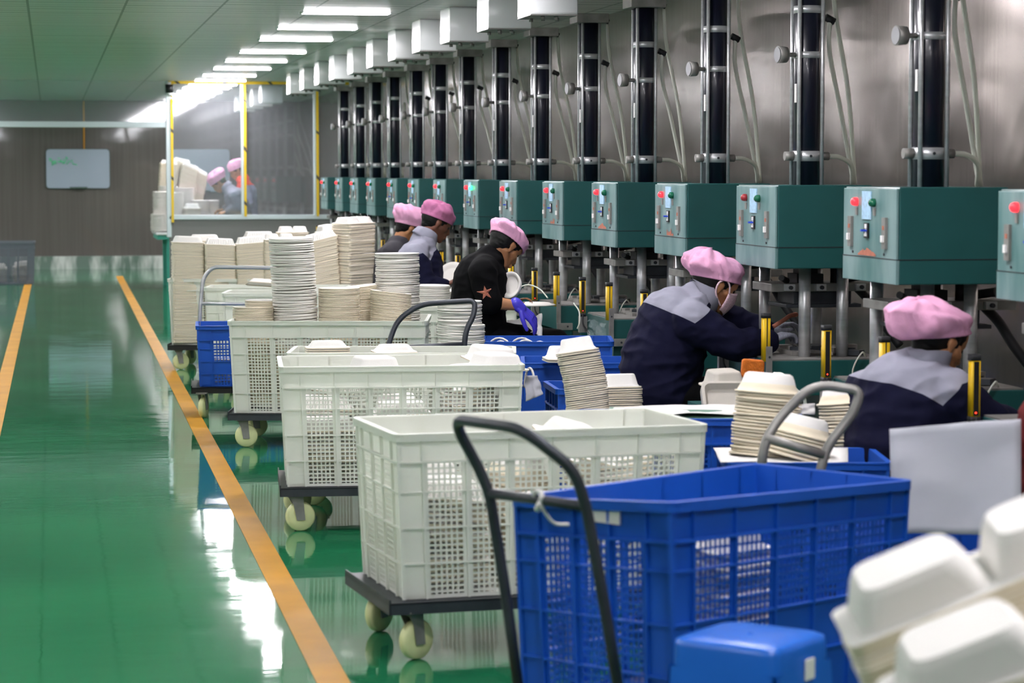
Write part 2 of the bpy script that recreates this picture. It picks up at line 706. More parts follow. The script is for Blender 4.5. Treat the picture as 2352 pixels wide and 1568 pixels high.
for rx, ys in ((2.04, lampY), (-1.6, [2 + 1.9 * i for i in range(19)]), (-4.8, [2 + 3.8 * i for i in range(10)]), (2.04, [1.6, 3.5, 5.4, 7.3])):
    for y in ys:
        if rx > 0 and y > 16:
            lab = 'white light panel in the ceiling row, %s one in view from the near end' % ordn[vis]
            vis += 1
            grp = 'ceiling light panels in the long row'
        elif rx > 0:
            lab, grp = 'ceiling light panel of the long row, overhead in front of the view', 'ceiling light panels overhead'
        else:
            lab, grp = 'ceiling light panel in a row further left over the aisle', 'ceiling light panels over the left side'
        t_ = thing('ceiling_light', lab, 'ceiling light', (rx, y, CEIL), 0, grp)
        obj('lamp_frame', lamp_fm, t_)
        obj('diffuser', lamp_dm, t_)

# glass partition, plane Y = 30
YP = 30.0
pz = lambda py: atY(560, py, YP).z
px_ = lambda px: atY(px, 500, YP).x
xA, xB, xC, xD = px_(389), px_(561), px_(727), XW
rail_z = pz(497)
struct(MB().box((xA, YP, 0), (xD, YP + .06, rail_z - .03)).build('wall_partition', 'panel_grey'))
m = MB()
m.box((xA, YP - .02, rail_z - .035), (xD, YP + .08, rail_z + .02))
tz = pz(287)
m.box((XL, YP - .01, tz - .035), (xA, YP + .07, tz + .035))
m.box((xA - .03, YP - .02, rail_z - .25), (xA + .025, YP + .08, CEIL))
m.box((xB - .03, YP - .02, rail_z), (xB - .002, YP + .08, CEIL))
m.box((xC - .03, YP - .02, rail_z), (xC - .002, YP + .08, CEIL))
m.box((xA, YP - .02, CEIL - .03), (xD, YP + .08, CEIL))
struct(m.build('trim_1', 'pale_frame', bevel=.004))
m = MB()
m.box((xA + .026, YP - .03, rail_z - .07), (xA + .055, YP - .021, CEIL - .03))
m.box((xB, YP - .03, rail_z + .0), (xB + .03, YP - .021, CEIL - .03))
m.box((xC, YP - .03, rail_z + .0), (xC + .03, YP - .021, CEIL - .03))
m.box((xA, YP - .03, CEIL - .035), (xD, YP - .021, CEIL))
struct(m.build('trim_2', 'hazard_tape'))
struct(MB().box((xA + .026, YP + .02, rail_z + .02), (xB - .03, YP + .026, CEIL - .03)).build('window_1', 'pane_glass'))
struct(MB().box((xB + .0, YP + .02, rail_z + .02), (xC - .03, YP + .026, CEIL - .03)).build('window_2', 'pane_glass'))
struct(MB().box((xC + .0, YP + .02, rail_z + .02), (xD, YP + .026, CEIL - .03)).build('window_3', 'pane_glass'))
struct(MB().box((XL, YP + .02, tz + .035), (xA - .03, YP + .026, CEIL)).build('window_4', 'pane_glass'))
# security camera on the partition post
c0 = atY(389, 203, YP - .1)
t_ = thing('security_camera', 'small black security camera at the top of the partition post', 'camera', (c0.x, c0.y, c0.z))
MB().cyl((0, 0, -.055), (0, 0, .05), .045, .05).build('housing', 'black', t_)
MB().cyl((0, -.01, -.09), (0, 0, -.056), .03, .04).build('lens', 'white_paint', t_)
MB().box((-.02, -.02, .05), (.02, .1, .08)).build('bracket', 'white_paint', t_)
# thin conduit on far wall
for px, y0, y1, lab in ((192, 232, 343, 'thin yellowish cable running down to the left whiteboard'), (566, 240, 345, 'thin tan conduit on the far wall behind the glass')):
    a_ = atY(px, y0, YF - .02)
    b_ = atY(px, y1, YF - .02)
    b_.x = a_.x
    tag(MB().cyl(a_, b_, .012, seg=8).build('conduit', 'orange'), lab, 'pipe')
# whiteboards on far wall
for (x0, y0, x1, y1, lab, ink) in ((107, 343, 251, 432, 'pale whiteboard with faint green writing on the far wall', True), (396, 343, 527, 440, 'pale whiteboard behind the glass, beyond the two far workers', False)):
    a_, b_ = atY(x0, y1, YF - .03), atY(x1, y0, YF - .03)
    t_ = thing('whiteboard', lab, 'whiteboard', ((a_.x + b_.x) / 2, YF - .03, (a_.z + b_.z) / 2), 0)
    hx, hz = (b_.x - a_.x) / 2, (b_.z - a_.z) / 2
    MB().rbox((-hx, -.012, -hz), (hx, .012, hz), .05, axis=1).build('board', 'pale_board', t_)
    MB().rbox((-hx - .008, -.004, -hz - .008), (hx + .008, .014, hz + .008), .05, axis=1).build('frame', 'board_frame', t_)
    MB().box((-.13, -.045, -hz - .005), (.14, -.012, -hz + .02)).build('pen_tray', 'board_frame', t_)
    if ink:
        m = MB()
        for i in range(26):
            x = -.44 + .42 * random.random()
            z = .10 + .07 * random.random() - .04 * (i % 2)
            a = random.random() * 3
            d = Vector((math.cos(a), 0, math.sin(a))) * (.015 + .02 * random.random())
            m.cyl(Vector((x, -.014, z)) - d, Vector((x, -.014, z)) + d, .008, seg=5)
        m.build('handwriting', 'green_ink', t_)

# ================================================================== PRESSES
face_far = [2295, 1940, 1693, 1506, 1360, 1247, 1148, 1066, 996, 938, 890, 843, 805, 771, 738]
XM = 3.0


def YofX(px, X):
    return atX(px, 430, X).y


MY = [YofX(p, XM) for p in face_far]
BW, BD = .42, .60     # box width along X, depth along Y
PR = {}


def press_parts():
    P_ = {}
    P_['control_box'] = (MB().box((.006, 0, 1.094), (BW, BD, 1.446)).mesh('control_box', 'teal'), .004)
    P_['front_panel'] = (MB().box((-.004, .004, 1.10), (.005, BD - .004, 1.44)).box((-.005, .0, 1.094), (.007, BD, 1.186)).mesh('front_panel', 'teal_lit_dusty'), .002)
    P_['seam_strip'] = (MB().box((-.006, -.002, 1.183), (BW + .001, .002, 1.186)).box((-.0062, -.001, 1.183), (-.003, BD + .001, 1.186)).mesh('seam_strip', 'rubber'), 0)
    cx, cy = .225, .30
    P_['cylinder'] = (MB().cyl((cx, cy, 1.446), (cx, cy, 2.40), .058, seg=28).mesh('cylinder', 'navy_tube'), 0)
    rods = [(cx + sx * .052, cy + sy * .052) for sx in (-1, 1) for sy in (-1, 1)]
    P_['tie_rod'] = [(MB().cyl((x, y, 1.446), (x, y, 2.40), .009, seg=10).mesh('tie_rod', 'steel'), 0) for x, y in rods]
    P_['cap_plate'] = (MB().box((cx - .10, cy - .10, 2.40), (cx + .10, cy + .10, 2.455)).mesh('cap_plate', 'dull_steel'), .004)
    P_['band'] = []
    for z, h in ((1.57, .022), (2.005, .014), (2.20, .016)):
        P_['band'].append((MB().cyl((cx, cy, z - h), (cx, cy, z + h), .061, seg=28).mesh('band', 'steel'), 0))
    P_['clamp'] = [(MB().cyl((cx - .10, cy, 1.57), (cx - .06, cy, 1.57), .02, seg=10).mesh('clamp', 'dull_steel'), 0),
                   (MB().cyl((cx + .058, cy, 1.57), (cx + .10, cy, 1.57), .018, seg=10).mesh('clamp', 'dull_steel'), 0)]
    P_['band_pin'] = (MB().cyl((cx, cy - .064, 1.57), (cx, cy - .059, 1.57), .006, seg=8).mesh('band_pin', 'dark_steel'), 0)
    P_['gauge'] = (MB().cyl((cx - .105, cy - .03, 2.005), (cx - .145, cy - .036, 2.005), .034, .037, seg=24).cyl((cx - .06, cy - .02, 2.005), (cx - .105, cy - .03, 2.005), .010, seg=8).mesh('gauge', 'dull_steel'), 0)
    P_['dial'] = (MB().cyl((cx - .145, cy - .036, 2.005), (cx - .148, cy - .0364, 2.005), .032, seg=24).mesh('dial', 'dial_face'), 0)
    P_['sticker'] = (MB().box((cx - .0665, cy - .05, 1.80), (cx - .0625, cy - .03, 1.88)).mesh('sticker', 'label_white'), 0)
    hs = []
    b0 = (cx + .14, cy + .28, 1.45)
    hs.append(bez([(cx + .10, cy, 1.57), (cx + .17, cy + .05, 1.565), (cx + .25, cy + .14, 1.53), (cx + .29, cy + .24, 1.45)]))
    hs.append(bez([(cx + .10, cy, 2.16), (cx + .11, cy + .03, 2.02), (cx + .19, cy + .12, 1.78), (cx + .29, cy + .22, 1.45)]))
    hs.append(bez([(cx + .11, cy, 2.43), (cx + .14, cy + .05, 2.2), (cx + .24, cy + .16, 1.85), (cx + .31, cy + .26, 1.45)]))
    P_['air_hose'] = [(MB().tube(h, .0105, 8).mesh('air_hose', 'hose'), 0) for h in hs]
    P_['hose_fitting'] = [(MB().cyl((cx + .08, cy, z), (cx + .12, cy, z - .02), .016, seg=8).mesh('hose_fitting', 'rubber'), 0) for z in (2.17, 2.43)]
    # buttons etc. on the front (-X) face
    def dome(y, z, r=.016):
        m_ = MB()
        prof = [(r, 0), (r, .012), (r * .8, .02), (r * .4, .024), (.001, .025)]
        m_.lathe(prof, 14)
        return m_.xf(Matrix.Translation((-.004, y, z)) @ Matrix.Rotation(-PI / 2, 4, 'Y'))
    P_['red_lamp'] = (dome(.44, 1.39).mesh('red_lamp', 'red_lamp'), 0)
    P_['green_lamp'] = (dome(.24, 1.388).mesh('green_lamp', 'green_lamp'), 0)
    P_['lamp_tag'] = [(MB().box((-.009, y - .012, 1.34), (-.004, y + .008, 1.368)).mesh('lamp_tag', 'dull_steel'), 0) for y in (.44, .24)]
    P_['paper_label'] = (MB().box((-.008, .275, 1.325), (-.004, .375, 1.43)).mesh('paper_label', 'label_blue'), 0)
    P_['switch'] = (MB().box((-.010, .30, 1.255), (-.004, .345, 1.312)).mesh('switch', 'black'), 0)
    m = MB().box((-.012, .31, 1.292), (-.0101, .332, 1.308)).box((-.012, .31, 1.262), (-.0101, .336, 1.272)).box((-.0125, .312, 1.272), (-.0101, .326, 1.290))
    P_['switch_mark'] = (m.mesh('switch_mark', 'label_white'), 0)
    P_['switch_toggle'] = (MB().box((-.03, .315, 1.28), (-.0126, .327, 1.288)).box((-.0135, .30, 1.280), (-.0127, .345, 1.287)).mesh('switch_toggle', 'blue_mark'), 0)
    P_['handle'] = []
    for y in (.50, .115):
        m = MB().box((-.014, y - .018, 1.22), (-.004, y + .022, 1.335)).box((-.022, y - .008, 1.245), (-.0141, y + .012, 1.27), 1).box((-.016, y - .006, 1.29), (-.0141, y + .01, 1.305), 2)
        P_['handle'].append((m.mesh('handle', ['dull_steel', 'label_white', 'rust']), 0))
    P_['screw'] = [(MB().cyl((-.008, y, 1.20), (-.004, y, 1.20), .005, seg=8).mesh('screw', 'dark_steel'), 0) for y in (.48, .13)]
    # guide columns
    P_['guide_column'] = [(MB().cyl((x, y, .70), (x, y, 1.094), .026, seg=20).mesh('guide_column', 'steel'), 0) for x, y in ((.19, .2), (.36, .2), (.12, .56), (.36, .56))]
    m = MB().box((.05, .24, .985), (.56, .52, 1.02))
    P_['press_plate'] = (m.mesh('press_plate', 'dull_steel'), .003)
    P_['clamp_block'] = [(MB().box((x - .022, .215, .99), (x + .022, .239, 1.018)).cyl((x, .2151, 1.004), (x, .2, 1.004), .009, seg=8, mi=1).mesh('clamp_block', ['steel', 'dark_steel']), 0) for x in (.13, .27, .45)]
    P_['upper_die'] = (MB().box((.16, .26, .93), (.42, .5, .985)).box((.12, .24, .915), (.46, .52, .93)).mesh('upper_die', 'dark_steel'), .002)
    m = MB().box((.18, .28, 1.02), (.30, .42, 1.06)).box((.2, .3, 1.06), (.28, .4, 1.094)).cyl((.36, .3, 1.02), (.36, .3, 1.094), .022, seg=12)
    m.cyl((.42, .4, 1.03), (.50, .3, 1.05), .018, seg=10).cyl((.14, .3, 1.03), (.10, .25, 1.045), .014, seg=8)
    P_['ram_fitting'] = (m.mesh('ram_fitting', 'rubber'), 0)
    m = MB().box((0, .06, .55), (.52, .72, .70))
    P_['table_body'] = (m.mesh('table_body', 'teal'), .004)
    P_['table_top'] = (MB().box((.004, .065, .7005), (.516, .715, .706)).mesh('table_top', 'dull_steel'), 0)
    P_['table_leg'] = [(MB().box((x, y, 0), (x + .07, y + .07, .55)).mesh('table_leg', 'teal'), .003) for x in (.0, .45) for y in (.06, .65)]
    m = MB()
    rr = random.Random(3)
    m.box((.15, .25, .706), (.43, .53, .724))
    for k in range(16):
        x, y = .1 + .34 * rr.random(), .14 + .46 * rr.random()
        a, b = .02 + .05 * rr.random(), .02 + .05 * rr.random()
        z0 = .706 + .014 * rr.random()
        m.box((x, y, z0), (x + a, y + b, z0 + .012 + .018 * rr.random()), rr.randrange(2), Matrix.Rotation(rr.random() * 1.2, 3, 'Z'), (x, y, z0))
    m.cyl((.28, .38, .72), (.28, .38, .745), .07, .06, seg=20, mi=1)
    for k in range(6):
        a = k * PI / 3
        m.cyl((.28 + .1 * math.cos(a), .38 + .1 * math.sin(a), .72), (.28 + .1 * math.cos(a), .38 + .1 * math.sin(a), .742), .012, seg=8)
    P_['lower_die'] = (m.mesh('lower_die', ['dull_steel', 'dark_steel']), .001)
    # light curtain posts: far one shows the sensor strip, near one its yellow back
    m = MB().rbox((-.045, .70, .70), (-.013, .735, .885), .004, mi=0)
    m2 = MB().rbox((-.047, .699, .885), (-.011, .737, .905), .004)
    m3 = MB().box((-.038, .6985, .704), (-.020, .701, .882))
    P_['post_far'] = (m, m2, m3)
    m = MB().rbox((-.045, .03, .70), (-.013, .065, .885), .004).box((-.031, .028, .70), (-.027, .0305, .885), 1)
    m2 = MB().rbox((-.047, .029, .885), (-.011, .067, .905), .004)
    P_['post_near'] = (m, m2)
    P_['post_bracket'] = [(MB().box((-.034, .020, .60), (-.008, .029, .765)).box((-.034, .0, .56), (.06, .02, .60)).cyl((-.02, .018, .72), (-.02, .021, .72), .005, seg=8, mi=1).cyl((.03, -.002, .58), (.03, .001, .58), .006, seg=8, mi=1).mesh('post_bracket', ['dull_steel', 'dark_steel']), 0),
                          (MB().box((-.05, .70, .59), (-.004, .73, .682)).mesh('post_bracket', 'dull_steel'), 0)]
    P_['signal_cable'] = (MB().tube(bez([(-.03, .695, .70), (-.032, .68, .64), (.0, .66, .59), (.02, .60, .56)]), .004, 6).mesh('signal_cable', 'rubber'), 0)
    P_['feed_hose'] = (MB().tube(bez([(.50, .45, 1.0), (.56, .42, .93), (.60, .36, .84), (.66, .3, .74)]), .02, 10).mesh('feed_hose', 'rubber'), 0)
    P_['drain_hose'] = (MB().tube(bez([(.44, .12, .71), (.40, .055, .73), (.36, .05, .66), (.36, .05, .56), (.34, .05, .50)]), .004, 6).mesh('drain_hose', 'hose'), 0)
    return P_


PP = press_parts()
postm = {}
m, m2, m3 = PP.pop('post_far')
postm['far'] = (m.mesh('light_curtain', 'yellow'), m2.mesh('end_cap', 'rubber'), m3.mesh('sensor_strip', 'black'),
                MB().box((-.032, .697, .712), (-.028, .6984, .716)).mesh('indicator', 'led'))
m, m2 = PP.pop('post_near')
postm['near'] = (m.mesh('light_curtain', ['yellow', 'rubber']), m2.mesh('end_cap', 'rubber'))
chip_pts = {}


def chip(seed, kind):
    rr = random.Random(seed)
    m = MB()
    n = 14
    top = []
    w = .20 if kind == 1 else .13
    for i in range(n + 1):
        y = .22 + w * i / n
        h = .006 + (.022 * math.sin(PI * i / n) if kind == 1 else .035 * (rr.random() ** 2)) * (.6 + .6 * rr.random())
        top.append((y, h))
    for i in range(n):
        (y0, h0), (y1, h1) = top[i], top[i + 1]
        m.add([(-.0058, y0, 1.19), (-.0058, y1, 1.19), (-.0058, y1, 1.19 + h1), (-.0058, y0, 1.19 + h0)], [(0, 1, 2, 3)])
    return m.mesh('rust_patch', 'rust')


for i, Y0 in enumerate(MY):
    base = (XM, Y0 - BD, 0)
    lab = 'teal hydraulic press with navy cylinder, %s of the row counted from the right' % (ordn[i] if i else 'first')
    if i == 0:
        lab = 'teal hydraulic press cut off by the right edge of the photo'
    t_ = thing('press_machine', lab, 'press machine', base, 0, 'row of teal forming presses')
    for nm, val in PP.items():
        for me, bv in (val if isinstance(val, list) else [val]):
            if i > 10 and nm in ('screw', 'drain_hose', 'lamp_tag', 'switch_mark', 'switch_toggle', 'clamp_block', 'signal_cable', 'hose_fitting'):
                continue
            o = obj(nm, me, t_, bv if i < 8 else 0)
            if nm == 'green_lamp' and i == 7:
                o.data = me.copy()
                o.data.materials[0] = M['green_lamp_lit']
                o['label'] = 'lit green lamp'
            if nm == 'red_lamp' and i == 2:
                o.data = me.copy()
                o.data.materials[0] = M['dark_red_lamp']
    if i > 0:
        p = obj('light_curtain', postm['near'][0], t_)
        obj('end_cap', postm['near'][1], p)
    p = obj('light_curtain', postm['far'][0], t_)
    obj('end_cap', postm['far'][1], p)
    obj('end_cap', postm['far'][1], p).location = (0, 0, -.204)
    obj('sensor_strip', postm['far'][2], p)
    obj('indicator', postm['far'][3], p)
    if i in (1, 4):
        obj('rust_patch', chip(i, 1), t_)
    if i in (3, 5):
        obj('rust_patch', chip(i, 2), t_)
    if i == 4:
        rr = random.Random(i)
        m = MB()
        zc, yy0, yy1 = (.62, .15, .60) if i == 4 else ((1.2, .02, .58) if i == 5 else (1.22, .4, .6))
        rows = []
        for a in range(9):
            rows.append([(-.012 - .02 * rr.random(), yy0 + (yy1 - yy0) * b / 9 + .01 * rr.random(), zc - .05 + .1 * a / 8 + .012 * rr.random()) for b in range(10)])
        vs = [q for r_ in rows for q in r_]
        m.add(vs, [(a * 10 + b, a * 10 + b + 1, (a + 1) * 10 + b + 1, (a + 1) * 10 + b) for a in range(8) for b in range(9)])
        obj('torn_film', m.mesh('torn_film', 'plastic_film'), t_)

# ceiling hung white units
ub = MB().rbox((0, 0, -.235), (.27, .40, 0), .02, axis=0).mesh('unit_body', 'white_paint')
ul = MB().box((.0, .004, -.236), (.268, .396, -.229)).mesh('unit_lip', 'dull_steel')
uf = MB()
for x, y in ((.08, .06), (.11, .2), (.16, .08), (.2, .24), (.06, .3)):
    uf.cyl((x, y, -.255), (x, y, -.236), .012, seg=8)
uf = uf.mesh('pipe_stub', 'dull_steel')
bx = [1190, 1097, 1012, 947, 892, 842, 798, 756, 722, 688, 658]
bys = [atX(p, 90, 2.66).y for p in bx] + [31.4 + 1.42 * k for k in range(4)]
for i, y in enumerate(bys):
    far = i > 10
    t_ = thing('ceiling_unit', ('white metal unit hung under the ceiling, %s from the near end' % (ordn[i] if i else 'nearest')) if not far else 'white metal unit hung under the ceiling beyond the glass partition',
               'ceiling unit', (2.66, y - .38, CEIL), 0, 'white units hung along the ceiling' if not far else 'white units beyond the glass')
    obj('unit_body', ub, t_, .006)
    if not far:
        obj('unit_lip', ul, t_)
        obj('pipe_stub', uf, t_)
def atD(px, py, D):
    return Vector((0, 0, CAMZ)) + ray(px, py) * D


# ================================================================== CRATES
CM = {}


def crate_mesh(L, W, H, npan, nside, rows, color, pitch=.0165, solid=(), warp=0, bar=.0058, top=.085, low=(), hand=True):
    key = (L, W, H, npan, nside, tuple(rows), color, tuple(solid), warp)
    if key in CM:
        return CM[key]
    m, rim = MB(), MB()
    T = .0035
    cor = .075

    def wall(o, d, n, length, pans, which):
        o, d, n = Vector(o), Vector(d), Vector(n)

        def bx(u0, u1, z0, z1, t0, t1):
            q = [o + d * u + n * t + Vector((0, 0, z)) for u, t, z in ((u0, t0, z0), (u1, t0, z0), (u1, t1, z0), (u0, t1, z0), (u0, t0, z1), (u1, t0, z1), (u1, t1, z1), (u0, t1, z1))]
            m.add(q, [(0, 3, 2, 1), (4, 5, 6, 7), (0, 1, 5, 4), (1, 2, 6, 5), (2, 3, 7, 6), (3, 0, 4, 7)])
        bx(0, length, H - top, H, -T, 0)
        bx(0, cor, 0, H - top, -T, 0)
        bx(length - cor, length, 0, H - top, -T, 0)
        bx(0, length, 0, .012, -T, 0)
        pw = (length - 2 * cor) / pans
        zs = [0]
        for r_ in rows:
            zs.append(zs[-1] + r_ * (H - top))
        zs[-1] = H - top
        for i in range(pans + 1):
            u = cor + i * pw
            bx(u - .004, u + .004, 0, H, -T, .009)
        for z in zs[1:]:
            bx(0, length, z - .003, z + .003, -T, .008)
        bx(0, length, H - top * .45, H - top * .45 + .004, 0, .006) if False else None
        for i in range(pans):
            for j in range(len(rows)):
                u0, u1, z0, z1 = cor + i * pw + .004, cor + (i + 1) * pw - .004, zs[j] + .003, zs[j + 1] - .003
                if (which, i, j) in solid:
                    bx(u0, u1, z0, z1, -T, -.0005)
                    continue
                mg = .012
                bx(u0, u0 + mg, z0, z1, -T, 0)
                bx(u1 - mg, u1, z0, z1, -T, 0)
                nb = max(2, int((u1 - u0 - 2 * mg) / pitch))
                st = (u1 - u0 - 2 * mg) / nb
                for k in range(1, nb):
                    u = u0 + mg + k * st
                    bx(u - bar / 2, u + bar / 2, z0, z1, -T, -.0003)
                nz = max(2, int((z1 - z0) / pitch))
                sz = (z1 - z0) / nz
                for k in range(1, nz):
                    z = z0 + k * sz
                    bx(u0, u1, z - bar / 2, z + bar / 2, -T * .9, -.0006)
    wall((-L / 2, -W / 2, 0), (1, 0, 0), (0, -1, 0), L, npan, 'f')
    wall((-L / 2, W / 2, 0), (1, 0, 0), (0, 1, 0), L, npan, 'b')
    wall((-L / 2, -W / 2, 0), (0, 1, 0), (-1, 0, 0), W, nside, 'l')
    wall((L / 2, -W / 2, 0), (0, 1, 0), (1, 0, 0), W, nside, 'r')
    m.box((-L / 2 + .002, -W / 2 + .002, 0), (L / 2 - .002, W / 2 - .002, .006))
    for sx in (-1, 1):
        for sy in (-1, 1):
            m.box((sx * L / 2 - .006, sy * W / 2 - .006, 0), (sx * L / 2 + .006, sy * W / 2 + .006, H))
    # rim: folded flange
    for z0, z1, o_ in ((H - .006, H + .004, .016), (H - top - .004, H - top + .002, .012)):
        a, b = L / 2 + o_, W / 2 + o_
        outer, inner = rrect(a, b, .03, z0), rrect(L / 2 - .003, W / 2 - .003, .012, z0)
        o2, i2 = rrect(a, b, .03, z1), rrect(L / 2 - .003, W / 2 - .003, .012, z1)
        rim.loft([inner, outer, o2, i2, inner], smooth=False, cap=(False, False))
    o1, o2_ = rrect(L / 2 + .016, W / 2 + .016, .03, H - .02), rrect(L / 2 + .016, W / 2 + .016, .03, H)
    o3, o4 = rrect(L / 2 + .013, W / 2 + .013, .028, H - .02), rrect(L / 2 + .013, W / 2 + .013, .028, H)
    rim.loft([o1, o2_, o4, o3, o1], smooth=False, cap=(False, False))

    def tp(mb):
        out = []
        for x, y, z in mb.v:
            k = 1 - .045 * (1 - z / H)
            zz = z
            if warp:
                wx, wy = min(1, max(0, (.5 - x / L))), min(1, max(0, (.5 - y / W)))
                zz += warp * wx * wy * z / H
            out.append((x * k, y * k, zz))
        mb.v = out
    tp(m)
    tp(rim)
    CM[key] = (m.mesh('basket', color), rim.mesh('rim', color))
    return CM[key]


def crate(P0, P1, side, label, W=.54, H=.50, zb=.19, color='white_plastic', L=None, npan=6, nside=3, rows=(.26, .26, .26, .22),
          solid=(), warp=0, group=None, name='plastic_crate', **k):
    """rim edge runs P0->P1; body lies to the left (side=1) or right (-1) of that direction"""
    P0, P1 = Vector(P0), Vector(P1)
    d = P1 - P0
    d.z = 0
    if L is None:
        L = round(d.length - .03, 2)
    d.normalize()
    nrm = Vector((-d.y, d.x, 0)) * side
    c = P0 + d * (L / 2 + .015) + nrm * (W / 2 + .015)
    rz = math.atan2(d.y, d.x)
    me, rm = crate_mesh(L, W, H, npan, nside, rows, color, solid=solid, warp=warp, **k)
    t_ = thing(name, label, 'crate', (c.x, c.y, zb), rz, group)
    obj('basket', me, t_)
    obj('rim', rm, t_)
    return t_, c, rz, L, W


WH = MB().lathe([(.018, -.017), (.056, -.017), (.062, -.010), (.062, .010), (.056, .017), (.018, .017)], 28).xf(Matrix.Rotation(PI / 2, 4, 'X')).mesh('wheel', 'wheel')
HB = MB().cyl((0, -.024, 0), (0, .024, 0), .012, seg=10).mesh('hub', 'dull_steel')
fk = MB()
for s_ in (-1, 1):
    y = s_ * .022
    fk.loft([[(-.018, y - .0015, -.015), (.018, y - .0015, -.015), (.018, y + .0015, -.015), (-.018, y + .0015, -.015)],
             [(-.03, y - .0015, .05), (.012, y - .0015, .05), (.012, y + .0015, .05), (-.03, y + .0015, .05)],
             [(-.05, y - .0015, .085), (.01, y - .0015, .085), (.01, y + .0015, .085), (-.05, y + .0015, .085)]], smooth=False)
fk.box((-.055, -.026, .083), (.015, .026, .089)).box((-.06, -.04, .089), (.03, .04, .095))
FK = fk.mesh('fork', 'dull_steel')
TD = {}


def trolley(c, rz, L, W, label, deck=.187, handle=None, angs=(0, 0, 0, 0), mt='dark_steel', hm='dark_steel', hr=.013, zb=None, cross=None, inset=.10, group='wheeled platform carts under the crates'):
    t_ = thing('platform_cart', label, 'cart', (c.x, c.y, 0), rz, group)
    k = (round(L, 2), round(W, 2), deck, mt)
    if k not in TD:
        m = MB()
        lx, ly = L / 2 + .015, W / 2 + .015
        m.box((-lx, -ly, deck - .006), (lx, ly, deck))
        for a_, b_ in (((-lx, -ly, deck - .036), (lx, -ly + .005, deck + .0)), ((-lx, ly - .005, deck - .036), (lx, ly, deck + .0)),
                       ((-lx, -ly, deck - .036), (-lx + .005, ly, deck + .012)), ((lx - .005, -ly, deck - .036), (lx, ly, deck + .012))):
            m.box(a_, b_)
        for x in (-lx + inset + .02, 0, lx - inset - .02):
            m.box((x - .03, -ly + .006, deck - .03), (x + .03, ly - .006, deck - .007))
        TD[k] = m.mesh('deck', mt)
    obj('deck', TD[k], t_)
    i = 0
    for sx in (-1, 1):
        for sy in (-1, 1):
            cs = bpy.data.objects.new('caster', FK)
            COL.objects.link(cs)
            cs.parent = t_
            cs.location = (sx * (L / 2 - inset), sy * (W / 2 - inset * .55), .0625)
            cs.rotation_euler = (0, 0, R(angs[i]))
            obj('wheel', WH, cs)
            obj('hub', HB, cs)
            i += 1
    if handle:
        inv = Matrix.Translation((c.x, c.y, 0)) @ Matrix.Rotation(rz, 4, 'Z')
        inv.invert()
        MB().tube(fillet([inv @ Vector(p) for p in handle], .07), hr, 12).build('handle', hm, t_)
        if cross:
            MB().tube([inv @ Vector(p) for p in cross], hr * .9, 10).build('crossbar', hm, t_)
    return t_


# near white crate on dark cart
zr = .70
t1, c1, r1, L1, W1 = crate(atZ(905, 1001, zr), atZ(1640, 977, zr), 1, 'nearest large white plastic crate, half hidden by the blue crate', H=.51, L=1.0, W=.54)
trolley(c1, r1, L1 + .04, W1 + .03, 'dark steel cart with cream wheels under the nearest white crate', angs=(28, 40, 20, 50), inset=.085)
# second
t2, c2, r2, L2, W2 = crate(atZ(641, 845, .69), atZ(1203, 840, .69), 1, 'white plastic crate second nearest, with the open top and few containers', L=1.0, W=.6, H=.50)
trolley(c2, r2, L2, W2, 'dark steel cart under the second white crate beside the yellow line', angs=(8, 20, 10, 15), inset=.07)
bk0, bk1 = atZ(677, 796, .69), atZ(1196, 796, .69)
t3, c3, r3, L3, W3 = crate(bk0, bk1, -1, 'white plastic crate directly behind the second white crate', L=1.0, W=.42, H=.50)
trolley(c3, r3, L3, W3, 'dark cart with tall bent grey handle behind the second white crate', hm='dark_steel', hr=.0135,
        handle=[atD(884, 860, 11.75), atD(892, 790, 11.75), atD(912, 735, 11.78), atD(965, 698, 11.8), atD(1092, 690, 11.8), atD(1088, 725, 11.78), atD(1070, 758, 11.75), atD(1060, 860, 11.75)],
        cross=[atD(888, 800, 11.75), atD(1063, 791, 11.75)])
t4, c4, r4, L4, W4 = crate(atZ(521, 741, .685), atZ(980, 741, .685), 1, 'large white crate holding round plates under the tallest plate stack', L=1.06, W=.62, H=.50)
trolley(c4, r4, L4, W4, 'dark cart under the white crate full of round plates', angs=(8, 15, 10, 10), inset=.08)
# blue crate behind
t5, c5, r5, L5, W5 = crate(atZ(449, 750, .56), atZ(700, 748, .56), 1, 'small bright blue crate behind the white crate of plates, by the yellow line', L=.66, W=.46, H=.37, color='blue_plastic', npan=4, nside=3,
                           rows=(.27, .27, .27, .19), solid=(('l', 0, 0), ('l', 0, 1), ('f', 0, 1)))
trolley(c5, r5, L5 + .06, W5 + .04, 'black cart with shiny tubular handle carrying the small blue crate', mt='black', hm='steel', hr=.0125, angs=(72, 72, 60, 60), inset=.06,
        handle=[atD(457, 800, 15.25), atD(460, 700, 15.25), atD(466, 640, 15.25), atD(487, 613, 15.25), atD(690, 616, 15.25), atD(705, 640, 15.25), atD(708, 800, 15.25)],
        cross=[atD(461, 697, 15.25), atD(707, 699, 15.25)])
